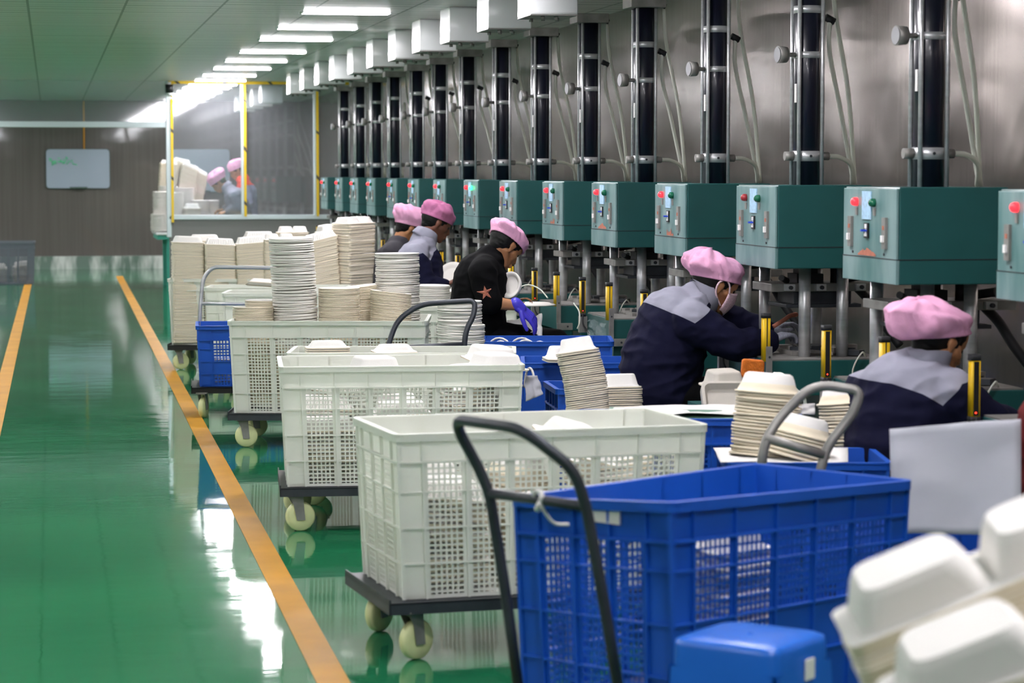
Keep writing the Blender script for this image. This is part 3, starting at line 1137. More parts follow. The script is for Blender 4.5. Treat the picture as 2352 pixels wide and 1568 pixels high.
# far group
t6, c6, r6, L6, W6 = crate(atZ(383, 643, .685), atZ(720, 643, .685), 1, 'farthest cream crate by the yellow line, loaded with clamshell stacks', L=1.0, W=.62, H=.50)
trolley(c6, r6, L6, W6, 'black cart with cream casters under the farthest cream crate', mt='black', angs=(12, 60, 10, 10), inset=.08)
t7, c7, r7, L7, W7 = crate(atZ(508, 676, .685), atZ(850, 676, .685), 1, 'white crate just behind the tallest plate stack, with a tray lying on it', L=1.0, W=.42, H=.50)
trolley(c7, r7, L7, W7, 'dark cart hidden below the white crate behind the tallest plate stack')
t8, c8, r8, L8, W8 = crate(atZ(467, 663, .685), atZ(800, 663, .685), 1, 'white crate showing its left corner behind the shiny cart handle', L=.98, W=.42, H=.50)
trolley(c8, r8, L8, W8, 'dark cart hidden below the white crate behind the shiny handle')
p = atD(728, 672, 18.1)
t9, c9, r9, L9, W9 = crate(Vector((p.x, p.y, 0)), Vector((p.x + 1, p.y, 0)), 1, 'white crate under the large leaning clamshell stacks', L=.78, W=.55, H=.46)
trolley(c9, r9, L9, W9, 'dark cart hidden below the large leaning clamshell stacks')
p = atZ(880, 708, .685)
t10, c10, r10, L10, W10 = crate(p, atZ(1200, 708, .685), 1, 'white crate behind the bent handle, beside the worker in black', L=.78, W=.5, H=.50)
trolley(c10, r10, L10, W10, 'dark cart under the white crate beside the worker in black')

# grey crate at the far left
p = atY(76, 560, 33.3)
t11, c11, r11, L11, W11 = crate(Vector((p.x - .95, 33.0, 0)), Vector((p.x, 33.0, 0)), 1, 'dark grey plastic crate on the floor at the left edge of the photo', L=.95, W=.6, H=.565, zb=0.003, color='grey_plastic')

# near blue crate
lc, bc = atZ(1160, 1143, .70), atZ(1722, 1066, .70)
sol = [('f', i, j) for i in (2, 3, 4, 5) for j in (0, 1)] + [('f', 0, 1)]
dB = (bc - lc)
dB.z = 0
dB.normalize()
nB = Vector((dB.y, -dB.x, 0))
F0 = lc + nB * .54
F1_ = F0 + dB * .96
t12, c12, r12, L12, W12 = crate(F0, F1_, 1, 'big blue plastic crate in the right foreground', L=.94, W=.50, H=.51, color='blue_plastic',
                                npan=5, nside=3, rows=(.28, .28, .28, .16), solid=tuple(sol), warp=.035)
cart_h = [atD(1200, 1650, 5.88), atD(1160, 1350, 5.86), atD(1124, 1132, 5.84), atD(1100, 1075, 5.83), atD(1038, 962, 5.78), atD(1200, 984, 5.45), atD(1318, 1078, 5.46), atD(1346, 1160, 5.48), atD(1385, 1370, 5.5), atD(1432, 1650, 5.52)]
tc12 = trolley(c12, r12, L12, W12, 'near cart with dark bent tubular handle beside the big blue crate', hm='dark_steel', hr=.0135, handle=cart_h,
               cross=[atD(1124, 1132, 5.84), atD(1346, 1163, 5.48)], angs=(20, 40, 0, 0))
# foot bracket of the handle
kb = atZ(1188, 1560, .187)
tie = MB()
q0 = atD(1236, 1149, 5.64)
tie.tube([q0 + Vector((0, -.022 * math.cos(a), .022 * math.sin(a))) + Vector((.006 * math.sin(a * 2), 0, 0)) for a in [k * PI / 6 for k in range(13)]], .006, 7)
tie.tube(bez([q0 + Vector((0, -.02, 0)), q0 + Vector((.015, -.02, -.03)), q0 + Vector((.04, .0, -.055)), q0 + Vector((.075, .01, -.06))]), .004, 6)
tag(tie.build('cloth_tie', 'paper'), 'pale cloth strip tied round the near cart handle crossbar', 'tie')
wx = Matrix.Translation(c12) @ Matrix.Rotation(r12, 4, 'Z')
lb = wx @ Vector((-L12 / 2 + .004, -.05, 0))
m = MB().box((-.003, -.045, -.016), (.003, .045, .016))
o = m.build('tag_card', 'paper', t12)
cd = atD(1302, 1202, 5.62)
o.location = (-L12 / 2 - .004, -.05, cd.z - .19)
o['label'] = 'small white card in the hand slot'

# blue crates on the workers' side
def bcrate(px0, px1, pyb, zrim, L, W, H, label, side=-1, **k):
    a_, b_ = atZ(px0, pyb, zrim), atZ(px1, pyb, zrim)
    return crate(a_, b_, side, label, L=L, W=W, H=H, zb=zrim - H, color='blue_plastic', npan=4, nside=3, rows=(.3, .3, .4), group=None, **k)


b1 = bcrate(1108, 1390, 772, .62, .66, .45, .615, 'blue crate with white strapping loops, in front of the worker in black')
b2 = bcrate(1196, 1500, 819, .60, .66, .42, .595, 'blue crate in the middle, directly behind the leaning stack of square bowls')
a_ = atZ(1243, 874, .57)
b_ = atZ(1277, 896, .57)
dd = (b_ - a_)
dd.z = 0
dd.normalize()
nn = Vector((-dd.y, dd.x, 0))
b3 = crate(b_, b_ + nn, 1, 'small blue crate with its rounded corner beside the leaning stack of bowls', L=.27, W=.40, H=.565, zb=.005, color='blue_plastic', npan=4, nside=3, rows=(.3, .3, .4), solid=tuple(('l', i, j) for i in range(3) for j in range(3)) + tuple(('f', i, j) for i in range(4) for j in range(3)))
b5 = bcrate(1410, 1700, 938, .645, .62, .38, .64, 'blue crate covered by white paper, in front of the masked worker')
b6 = bcrate(1640, 1960, 1030, .58, .50, .40, .39, 'blue crate under the stacks of round bowls behind the near handle')
trolley(b6[1], b6[2], b6[3], b6[4], 'cart with thick grey bent handle in front of the round bowl stacks', deck=.183, hm='dull_steel', hr=.0145,
        handle=[atD(1742, 1110, 7.05), atD(1758, 1010, 7.05), atD(1790, 960, 7.08), atD(1868, 880, 7.1), atD(1978, 897, 7.08), atD(1962, 945, 7.08), atD(1896, 1030, 7.06), atD(1878, 1110, 7.05)],
        cross=[atD(1757, 1004, 7.05), atD(1893, 1045, 7.05)])
b7 = bcrate(2032, 2420, 1225, .46, .40, .34, .455, 'blue crate under the hanging grey sheet at the right')

# ================================================================== PULP WARE
def plate_mesh(r=.125, seg=36):
    m = MB()
    m.lathe([(.001, .002), (r * .60, .002), (r * .68, .003), (r * .76, .013), (r * .97, .018), (r, .016), (r * .995, .0115), (r * .78, .006), (r * .70, 0), (.001, 0)], seg, mis=[0] * 9)
    return m.mesh('plate', 'pulp_plate')


def bowl_mesh(r=.10, h=.055, inv=True, seg=36):
    s2 = [0, 0, 0, 0, 0, 1, 1, 1, 1]
    s_ = -1 if inv else 1
    pr = [(.001, 0), (r * .62, 0), (r * .72, s_ * .006), (r * .86, s_ * h * .8), (r * .9, s_ * h), (r, s_ * (h + .002)), (r, s_ * (h - .0042)), (r * .92, s_ * (h - .005)), (r * .86, s_ * h * .7), (r * .70, s_ * .012)]
    m = MB()
    m.lathe(pr, seg, mis=s2)
    m.v = [(x, y, z + (h if inv else 0)) for x, y, z in m.v]
    return m.mesh('bowl', ['pulp', 'pulp_side'])


def shell_mesh(kind, hx=.12, hy=.12, h=.045):
    """inverted clamshell tray: flange at z=0, dome(s) upwards"""
    m = MB()
    fl = [rrect(hx, hy, .02, -.0064), rrect(hx, hy, .02, .001), rrect(hx * .93, hy * .93, .018, .003)]
    if kind == 'two':
        m.loft([rrect(hx * .96, hy * .96, .02, -.0058), fl[0], fl[1], fl[2]], mis=[1, 1, 0], cap=(False, True), smooth=False)
        for cy in (-1, 1):
            b_ = hy * .44
            m.loft([rrect(hx * .90, b_, .025, .003, cy=cy * hy * .46), rrect(hx * .80, b_ * .82, .035, h * .8, cy=cy * hy * .46),
                    rrect(hx * .74, b_ * .72, .03, h, cy=cy * hy * .46)], cap=(False, True), smooth=False)
    elif kind == 'twox':
        m.loft([rrect(hx * .96, hy * .96, .02, -.0058), fl[0], fl[1], fl[2]], mis=[1, 1, 0], cap=(False, True), smooth=False)
        for cx in (-1, 1):
            b_ = hx * .44
            m.loft([rrect(b_, hy * .90, .025, .003, cx=cx * hx * .46), rrect(b_ * .82, hy * .80, .035, h * .8, cx=cx * hx * .46),
                    rrect(b_ * .72, hy * .74, .03, h, cx=cx * hx * .46)], cap=(False, True), smooth=False)
    elif kind == 'ridge':
        m.loft([rrect(hx * .96, hy * .96, .02, -.0058), fl[0], fl[1], fl[2]], mis=[1, 1, 0], cap=(False, True), smooth=False)
        n = 15

        def zig(ax, ay, z, amp):
            out = []
            for k in range(n * 2 + 1):
                out.append((-ax + 2 * ax * k / (2 * n), -ay - (amp if k % 2 else 0), z))
            for k in range(n * 2 + 1):
                out.append((ax - 2 * ax * k / (2 * n), ay + (amp if k % 2 else 0), z))
            return out
        m.loft([zig(hx * .90, hy * .88, .003, .004), zig(hx * .78, hy * .74, h * .85, .004), zig(hx * .76, hy * .71, h, .0)], cap=(False, True), smooth=False)
    else:
        m.loft([rrect(hx * .96, hy * .96, .03, -.003), rrect(hx, hy, .03, -.004), rrect(hx, hy, .03, .001), rrect(hx * .88, hy * .88, .028, .003)], mis=[1, 1, 0], cap=(False, False), smooth=False)
        rings = [rrect(hx * .88, hy * .88, .028, .003, 5), rrect(hx * .80, hy * .80, .03, .012, 5), rrect(hx * .70, hy * .70, .03, h * .86, 5), rrect(hx * .66, hy * .66, .03, h * .97, 5), rrect(hx * .6, hy * .6, .025, h, 5)]
        m.loft(rings, cap=(False, True), smooth=True)
    return m.mesh('container', ['pulp', 'pulp_side'])


PM = {
    'plate': plate_mesh(), 'plate_s': plate_mesh(.112), 'plate_m': plate_mesh(.118),
    'bowl': bowl_mesh(.108, .065), 'bowl_up': bowl_mesh(.115, .04, False),
    'two': shell_mesh('two'), 'twox': shell_mesh('twox'), 'ridge': shell_mesh('ridge'), 'square': shell_mesh('sq', .088, .088, .055),
    'big': shell_mesh('sq', .115, .115, .06), 'long': shell_mesh('twox', .235, .10, .062), 'tray': shell_mesh('sq', .10, .07, .03),
}
NAMES = {'plate': ('round_plate', 'plate'), 'plate_s': ('round_plate', 'plate'), 'plate_m': ('round_plate', 'plate'), 'bowl': ('round_bowl', 'bowl'), 'bowl_up': ('round_bowl', 'bowl'),
         'two': ('clamshell_container', 'food container'), 'twox': ('clamshell_container', 'food container'), 'ridge': ('clamshell_container', 'food container'), 'square': ('square_bowl', 'bowl'),
         'big': ('clamshell_container', 'food container'), 'long': ('clamshell_container', 'food container'), 'tray': ('food_tray', 'tray')}
REST = {}
REST_LABEL = {'round_plate': 'remaining white round plates packed low inside the crates and far behind the glass',
              'clamshell_container': 'remaining pale clamshell containers packed inside crates and far behind the glass',
              'round_bowl': 'remaining white round bowls packed low inside the crates',
              'square_bowl': 'remaining square pulp bowls low in the stacks among the blue crates'}
srnd = random.Random(11)


def stack(kind, base, top, dz, label, toplabel=None, zvis=-9, tilt=(0, 0), rz=0, jit=.003, jt=1.2, bend=(0, 0), xax=None, grp=None, waves=0):
    """pieces from the top point down to the base point; individual down to zvis, the rest goes to the packed remainder"""
    base, top = Vector(base), Vector(top)
    ax = (top - base)
    Lh = ax.length
    axn = ax.normalized()
    n = max(1, int(Lh / dz))
    nm, cat = NAMES[kind]
    for i in range(n):
        t = 1 - i / n
        p = base + ax * t + Vector((bend[0], bend[1], 0)) * math.sin(PI * t)
        p += Vector((srnd.uniform(-jit, jit), srnd.uniform(-jit, jit), 0))
        if waves:
            p += Vector((math.sin(i * .5) * waves, math.cos(i * .37) * waves, 0))
        if xax is not None:
            z = axn
            x = (Vector(xax) - z * Vector(xax).dot(z)).normalized()
            y = z.cross(x)
            rot = Matrix((x, y, z)).transposed()
            rot = rot @ Euler((R(srnd.uniform(-jt, jt)), R(srnd.uniform(-jt, jt)), R(srnd.uniform(-1, 1)))).to_matrix()
        else:
            q = Vector((0, 0, 1)).rotation_difference(axn).to_matrix()
            rot = q @ Euler((R(tilt[0] * t + srnd.uniform(-jt, jt)), R(tilt[1] * t + srnd.uniform(-jt, jt)), rz + R(srnd.uniform(-2, 2)))).to_matrix()
        mx = Matrix.Translation(p) @ rot.to_4x4()
        if p.z >= zvis:
            o = bpy.data.objects.new(nm, PM[kind])
            COL.objects.link(o)
            o.matrix_world = mx
            if i == 0 and toplabel:
                tag(o, toplabel, cat, grp or label)
            else:
                tag(o, label, cat, grp or label)
        else:
            REST.setdefault(nm, []).append((kind, mx))


def stk(kind, px, ytop, D, z0, dz, label, toplabel=None, dx=0, **k):
    """stack whose top centre is seen at (px, ytop) at distance D and that stands at height z0; dx leans it"""
    top = atD(px, ytop, D)
    base = Vector((top.x + dx, top.y, z0))
    stack(kind, base, top, dz, label, toplabel, **k)


Z0 = .205
# plates in the big white crate
stk('plate', 669, 553, 13.42, Z0, .0092, 'thin white round plate in the tallest plate stack', 'topmost white plate of the tallest plate stack', dx=.025, zvis=.66, jt=1.6, jit=.0025, bend=(.008, 0))
stk('plate', 912, 588, 13.6, Z0, .0092, 'white round plate in the tall stack left of the dark bent handle', 'topmost white plate of the tall stack left of the bent handle', dx=.01, zvis=.66, jt=1.2, jit=.003)
stk('bowl_up', 582, 721, 13.42, Z0, .008, 'cream round bowl in the low stack at the left end of the plate crate', 'topmost cream bowl at the left end of the plate crate', zvis=.665, jt=.3, jit=.0006)
stk('bowl_up', 610, 706, 13.55, Z0, .008, 'cream round bowl behind the low stack at the left end of the plate crate', zvis=.665, jt=.3, jit=.0006)
stk('bowl_up', 779, 678, 13.42, Z0, .008, 'white round bowl in the upright stack right of the tallest plate stack', 'topmost white bowl right of the tallest plate stack', zvis=.665, jt=.3, jit=.0006)
stk('bowl_up', 838, 672, 13.65, Z0, .008, 'cream round bowl in the half hidden stack between two bowl stacks', zvis=.665, jt=.3, jit=.0006, tilt=(0, -6))
stk('bowl_up', 896, 687, 13.44, Z0, .008, 'white round bowl in the tilted stack in front of the tall plate stack', 'topmost white bowl of the tilted stack at the right end of the crate', zvis=.665, jt=.3, jit=.0006, tilt=(0, 7))
for px, D in ((560, 13.2), (640, 13.22), (730, 13.2), (820, 13.2), (920, 13.2)):
    pass
# plates behind the bent handle
stk('plate_s', 1056, 698, 12.1, .60, .0085, 'white plate in the upper stack framed by the dark bent handle', 'topmost plate framed by the dark bent handle', zvis=-1, jt=1.3, jit=.003)
stk('plate_s', 1063, 752, 12.1, .21, .0085, 'white plate in the lower stack framed by the dark bent handle', zvis=.56, jt=1.3, jit=.003)
t13 = crate(atZ(1000, 800, .58), atZ(1110, 800, .58), 1, 'small white crate under the plates framed by the bent handle', L=.3, W=.3, H=.30, zb=.005, npan=2, nside=2, rows=(.5, .5)) if False else None
stk('plate_s', 992, 661, 14.75, Z0, .0085, 'white plate in the short stack behind the bent handle', 'topmost plate of the short stack behind the bent handle', zvis=.66, jt=1, jit=.002)
stk('plate_s', 1040, 673, 14.9, Z0, .0085, 'white plate peeking out between the short stack and the worker in black', zvis=.68, jt=1, jit=.002)

# clamshell stacks on the far crates
far = [
    ('two', 431, 556, 18.45, 'cream clamshell in the leftmost stack of the farthest crate', 0, (0, 2)),
    ('two', 470, 552, 18.8, 'cream clamshell in the rear stack between the two leftmost stacks', 0, (0, 0)),
    ('ridge', 505, 561, 18.45, 'cream clamshell in the second stack from the left, farthest crate', 0, (0, 3)),
    ('ridge', 577, 557, 18.45, 'cream clamshell in the third stack from the left, farthest crate', 0, (0, -5)),
    ('ridge', 594, 545, 18.85, 'cream clamshell in the rear stack with a ridged lid, far crate', 0, (0, 0)),
    ('twox', 640, 550, 18.45, 'cream clamshell half hidden behind the tallest plate stack', 0, (0, 0)),
    ('twox', 672, 533, 18.85, 'cream clamshell in the rear stack above the tallest plate stack', 0, (0, 0)),
]
for k_, px, yt, D, lab, dx, ti in far:
    rear = D > 18.7
    stk(k_, px, yt, D, Z0, .0105, lab, lab.replace('cream clamshell', 'white lid on top', 1), dx=dx, tilt=ti, zvis=(.93 if rear else .67), jt=.35, jit=.0012, rz=0)
stk('ridge', 735, 548, 17.75, Z0, .0105, 'cream clamshell in the stack left of the large brown-edged stack', 'white ridged lid left of the large brown-edged stack', dx=.03, tilt=(0, -12), zvis=.70, jt=.4, jit=.0015)
stk('twox', 812, 512, 17.75, Z0, .0105, 'clamshell in the large brown-edged stack beside the worker in grey', 'white lid on the large brown-edged stack', dx=-.01, tilt=(0, -3), zvis=.70, jt=.9, jit=.003, rz=R(28))
stk('twox', 765, 527, 18.0, Z0, .0105, 'clamshell squeezed between the two large leaning stacks', None, dx=.0, tilt=(0, -10), zvis=.86, jt=.4, jit=.002, rz=R(10))

# loose pieces in crates
def place(kind, p, rot, label, nm=None):
    o = bpy.data.objects.new(nm or NAMES[kind][0], PM[kind])
    COL.objects.link(o)
    o.location = p
    o.rotation_euler = rot
    return tag(o, label, NAMES[kind][1])


place('tray', atD(600, 652, 16.4), (R(-12), R(5), .1), 'white tray lying on the crate behind the tallest plate stack')
place('big', atD(1128, 826, 10.5), (R(3), R(4), .1), 'large white container at the right end of the second white crate')
place('big', atD(1138, 843, 10.3), (R(2), R(2), .3), 'white container lying flat at the right end of the second white crate')
place('big', atD(860, 850, 10.5), (R(1), R(0), .2), 'white container showing its top in the middle of the second white crate')
for i in range(7):
    pp = atD(752, 797, 11.05)
    pp.z -= i * .009
    if i == 0:
        place('tray', pp, (0, 0, 0), 'top tray of the small stack in the crate behind the second crate')
    else:
        tag(place('tray', pp, (0, 0, 0), ''), 'pale tray of the small stack in the crate behind the second crate', 'tray', 'small tray stack')
place('tray', atD(905, 806, 11.1), (R(2), 0, .1), 'flat white tray lying right of the small tray stack')
place('big', atD(1318, 1022, 7.78), (R(20), R(15), .4), 'white container poking up inside the nearest white crate')

# fill inside the crates (seen through the grids)
frnd = random.Random(5)


def fill(c, rz, L, W, z0, z1, kinds, dz=.016, s=.25, skip=0):
    nx, ny = max(1, int((L - .04) / s)), max(1, int((W - .04) / s))
    mt_ = Matrix.Translation((c.x, c.y, 0)) @ Matrix.Rotation(rz, 4, 'Z')
    for i in range(nx):
        for j in range(ny):
            if frnd.random() < skip:
                continue
            k_ = frnd.choice(kinds)
            x = (i + .5) / nx * (L - .06) - (L - .06) / 2
            y = (j + .5) / ny * (W - .06) - (W - .06) / 2
            zt = z1 - frnd.random() * (z1 - z0) * .45
            z = z0
            ta, tb = frnd.uniform(-14, 14), frnd.uniform(-14, 14)
            while z < zt:
                REST.setdefault(NAMES[k_][0], []).append((k_, mt_ @ Matrix.Translation((x + frnd.uniform(-.006, .006), y + frnd.uniform(-.006, .006), z)) @ Euler((R(ta) * (z - z0) * 2, R(tb) * (z - z0) * 2, 0)).to_matrix().to_4x4()))
                z += dz


fill(c1, r1, L1, W1, .21, .57, ['big', 'bowl', 'ridge'])
fill(c2, r2, L2, W2, .21, .60, ['big', 'ridge', 'square'])
fill(c3, r3, L3, W3, .21, .60, ['ridge', 'big'])
fill(c4, r4, L4, W4, .21, .60, ['bowl_up'], s=.26)
fill(c5, r5, L5, W5, .21, .42, ['plate_s', 'bowl'], dz=.010)
fill(c7, r7, L7, W7, .21, .55, ['ridge'], dz=.02)
fill(c12, r12, L12, W12, .21, .60, ['big', 'bowl'], dz=.018, skip=.3)
fill(c11, r11, L11, W11, .03, .28, ['big'], dz=.03, s=.3)
fill(b2[1], b2[2], b2[3], b2[4], .02, .4, ['square'], dz=.012, s=.21)
for q in (b1, b5):
    fill(q[1], q[2], q[3], q[4], .02, .4, ['big'], dz=.016, s=.28)

camx0 = CR @ Vector((1, 0, 0))
# leaning stack of square bowls, and its neighbour
tp, bs = atD(1326, 806, 9.85), atD(1349, 960, 9.85)
b4 = bcrate(1330, 1395, 941, .55, .42, .30, .545, 'blue crate edge below the leaning stack of square bowls')
base4 = Vector((bs.x + .01, bs.y, .02))
cr4 = b4[1]
stack('square', bs, tp, .0085, 'square pulp bowl in the leaning stack in the middle', 'topmost white square bowl of the leaning stack', xax=tuple(camx0 + Vector((0, 0, .22))), jt=.8, jit=.002, bend=(.012, 0), zvis=-1)
stack('square', Vector((bs.x + .012, bs.y, .03)), bs, .0085, 'x', xax=tuple(camx0), zvis=9)
tp, bs = atD(1425, 888, 10.15), atD(1428, 990, 10.15)
stack('square', bs, tp, .0085, 'square pulp bowl in the stack behind the masked worker', 'topmost square bowl behind the masked worker', xax=tuple(camx0), jt=.8, jit=.002, zvis=-1)
stack('square', Vector((bs.x, bs.y, .03)), bs, .0085, 'x', xax=tuple(camx0), zvis=9)
tp = atD(1292, 822, 11.35)
stack('square', Vector((tp.x, tp.y, tp.z - .02)), tp, .0085, 'square pulp bowl in the low stack inside the middle blue crate', xax=(1, 0, 0), jt=.8, jit=.002, zvis=0)

# round bowl stacks
def bstk(px0, y0, px1, y1, D, lab, top, tilt_ax, n=None, dz=.0105):
    tp, bs = atD(px1, y1, D), atD(px0, y0, D)
    stack('bowl', bs, tp, dz, lab, top, xax=tilt_ax, jt=1.0, jit=.003, waves=.002, zvis=-1)


fl = Vector((.98, -.19, 0))
bstk(1752, 1052, 1765, 902, 7.85, 'round bowl in the tall stack left of the grey bent handle', 'topmost upturned bowl of the tall stack behind the grey handle', fl + Vector((0, 0, -.27)))
bstk(1822, 1056, 1836, 1000, 7.78, 'round bowl in the short tilted stack framed by the grey bent handle', 'topmost upturned bowl of the short stack framed by the handle', fl + Vector((0, 0, -.30)))
bstk(1960, 1052, 1950, 925, 8.3, 'round bowl in the stack between the grey handle and the seated worker', 'topmost bowl of the stack next to the seated worker', fl + Vector((0, 0, -.22)))
for nm, mx in (('a', 0),):
    pass
# foreground clamshell stacks
x_ax = ray(1176, 784)
camx = CR @ Vector((1, 0, 0))
camu = CR @ Vector((0, 1, 0))
camf = CR @ Vector((0, 0, -1))
xa = camx * math.cos(R(23)) + camu * math.sin(R(23)) - camf * .06
ua = -camx * math.sin(R(23)) + camu * math.cos(R(23)) - camf * .16
for cx, cy, D, dn, lab, top in ((2265, 1310, 3.62, .45, 'clamshell in the blurred foreground stack at the lower right', 'topmost clamshell of the larger foreground stack at the right'),
                                (2405, 1470, 3.32, .35, 'clamshell in the lowest foreground stack at the bottom right corner', 'topmost clamshell of the stack in the bottom right corner')):
    tp = atD(cx, cy, D)
    stack('long', tp - ua * dn, tp, .0085, lab, top, xax=xa, jt=.4, jit=.0015, zvis=-1)

# packing table behind the glass
t_ = thing('packing_table', 'turquoise packing table beyond the glass partition, piled with containers', 'table', (0, 0, 0))
a_, b_ = atY(356, 535, 31.6), atY(508, 535, 31.6)
MB().box((a_.x, 31.3, .70), (b_.x, 32.6, .73)).build('tabletop', 'white_paint', t_, .004)
MB().box((a_.x + .02, 31.33, .64), (b_.x - .02, 32.57, .70)).build('apron', 'turquoise_paint', t_)
for x in (a_.x + .14, b_.x - .1):
    for y in (31.36, 32.5):
        MB().box((x, y, 0), (x + .06, y + .06, .64)).build('leg', 'turquoise_paint', t_)
for k_, px, yt, Y, dx, ti in (('ridge', 388, 376, 32.3, -.05, (0, 4)), ('two', 417, 372, 32.4, -.08, (0, 8)), ('two', 436, 384, 32.2, -.12, (0, 14)), ('ridge', 458, 396, 32.35, -.16, (0, 18)),
                              ('plate', 424, 434, 31.75, 0, (0, 0)), ('plate', 386, 430, 31.9, 0, (0, 0)), ('plate', 373, 443, 31.6, 0, (0, 0)), ('plate_s', 366, 495, 31.45, 0, (0, 0)),
                              ('plate', 461, 463, 31.6, 0, (0, 0)), ('plate', 482, 463, 31.75, 0, (0, 0)), ('plate_s', 402, 445, 31.5, 0, (0, 0)), ('big', 440, 478, 31.45, 0, (0, 0))):
    tp = atY(px, yt, Y)
    stack(k_, Vector((tp.x + dx, tp.y, .735)), tp, .011, 'x', tilt=ti, zvis=9, jt=.8)


def finish_rest():
    for nm, lst in REST.items():
        vs, fs, mi = [], [], []
        off = 0
        mats, mmap = [], {}
        cache = {}
        for kind, mx in lst:
            me = PM[kind]
            if kind not in cache:
                co = np.empty(len(me.vertices) * 3)
                me.vertices.foreach_get('co', co)
                cache[kind] = (co.reshape(-1, 3), [tuple(p.vertices) for p in me.polygons], [p.material_index for p in me.polygons])
                for mt in me.materials:
                    if mt.name not in mmap:
                        mmap[mt.name] = len(mats)
                        mats.append(mt)
            co, fc, mm = cache[kind]
            A = np.array(mx)
            vs.append(co @ A[:3, :3].T + A[:3, 3])
            fs += [tuple(i + off for i in f) for f in fc]
            mi += [mmap[me.materials[k].name] for k in mm]
            off += len(co)
        V = np.concatenate(vs)
        me = bpy.data.meshes.new(nm + '_pile')
        me.from_pydata(V.tolist(), [], fs)
        for mt in mats:
            me.materials.append(mt)
        me.polygons.foreach_set('material_index', mi)
        o = obj(nm + '_pile', me)
        o['kind'] = 'stuff'
        tag(o, REST_LABEL.get(nm, 'remaining pale containers packed in the crates'), NAMES[lst[0][0]][1])


finish_rest()

# ================================================================== STOOL
def stool_mesh(h=.49, s=.165):
    m = MB()
    rings = [rrect(s * .5, s * .5, .05, h + .001, 6), rrect(s * .9, s * .9, .05, h, 6), rrect(s * .985, s * .985, .05, h - .006, 6), rrect(s, s, .05, h - .018, 6), rrect(s * 1.01, s * 1.01, .05, h - .06, 6)]
    m.loft(rings, cap=(True, False))
    n = 16
    for q in range(4):
        rt = Matrix.Rotation(q * PI / 2, 3, 'Z')
        pts = []
        for lay in (0, 1):
            row = []
            for i in range(n + 1):
                u = -1 + 2 * i / n
                au = abs(u)
                zt = h - .06
                zb = (h - .13) * (1 - max(0, (au - .0) / .62) ** 2.6) if au < .62 else 0
                zb = max(0, zb)
                row.append((u, zt, zb))
            pts.append(row)
        vs, fs = [], []
        for lay, off in ((0, 0), (1, -.006)):
            for u, zt, zb in pts[0]:
                for z in (zt, zt * .5 + zb * .5, zb):
                    k = s * (1.01 + .16 * (1 - z / (h - .06)))
                    vs.append(rt @ Vector((u * (k - .012), -(k + off), z)))
        w_ = 3 * (n + 1)
        for i in range(n):
            for j in range(2):
                a, b, c, d = 3 * i + j, 3 * (i + 1) + j, 3 * (i + 1) + j + 1, 3 * i + j + 1
                fs += [(a, b, c, d), (w_ + a, w_ + d, w_ + c, w_ + b)]
            fs.append((3 * i + 2, 3 * i + 5, w_ + 3 * i + 5, w_ + 3 * i + 2))
        m.add(vs, fs)
    # ribs on the top
    for i in range(5):
        for j in range(4):
            x, y = -.09 + .045 * i, -.08 + .052 * j
            m.lathe([(.001, h + .006), (.007, h + .005), (.011, h)], 10)
            k = len(m.v) - 30
            m.v[k:] = [(a + x, b + y, c) for a, b, c in m.v[k:]]
    return m.mesh('stool', 'blue_stool')


SM = stool_mesh()
sp = atD(1724, 1456, 5.3)
o = obj('stool', SM)
o.location = (sp.x, sp.y, 0)
o.rotation_euler = (0, 0, R(-45))
o.scale = (.80, .80, 1.0)
tag(o, 'blue plastic stool at the bottom of the photo in front of the blue crate', 'stool')
st = MB().box((.1715, -.01, .405), (.1765, .04, .45)).build('sticker', 'label_white', o)

# ================================================================== SMALL THINGS AMONG THE CRATES
def sheet(corners, name, mt, label, cat, n=14, amp=.006, seed=0, th=.0015, parent=None):
    """a sheet with real thickness; corners: bl, br, tr, tl"""
    bl, br, tr, tl = [Vector(c) for c in corners]
    nr = (br - bl).cross(tl - bl).normalized()
    V = []
    for s_ in (0, 1):
        for j in range(n + 1):
            for i in range(n + 1):
                u, v = i / n, j / n
                p_ = (bl * (1 - u) + br * u) * (1 - v) + (tl * (1 - u) + tr * u) * v
                q = noise.noise(Vector((u * 2.3 + seed, v * 2.3, seed))) * amp * 2 + noise.noise(Vector((u * 6 + seed, v * 6, 3))) * amp * .6
                V.append(p_ + nr * (q + th * s_))
    K = (n + 1) ** 2
    F = []
    for j in range(n):
        for i in range(n):
            a = j * (n + 1) + i
            F += [(a, a + 1, a + n + 2, a + n + 1), (K + a, K + a + n + 1, K + a + n + 2, K + a + 1)]
    for i in range(n):
        a = i
        F.append((a, K + a, K + a + 1, a + 1))
        a = n * (n + 1) + i
        F.append((a, a + 1, K + a + 1, K + a))
        a = i * (n + 1)
        F.append((a, a + n + 1, K + a + n + 1, K + a))
        a = i * (n + 1) + n
        F.append((a, K + a, K + a + n + 1, a + n + 1))
    m = MB()
    m.add(V, F, 0, True)
    o_ = m.build(name, mt, parent)
    if parent is None:
        tag(o_, label, cat)
    return o_


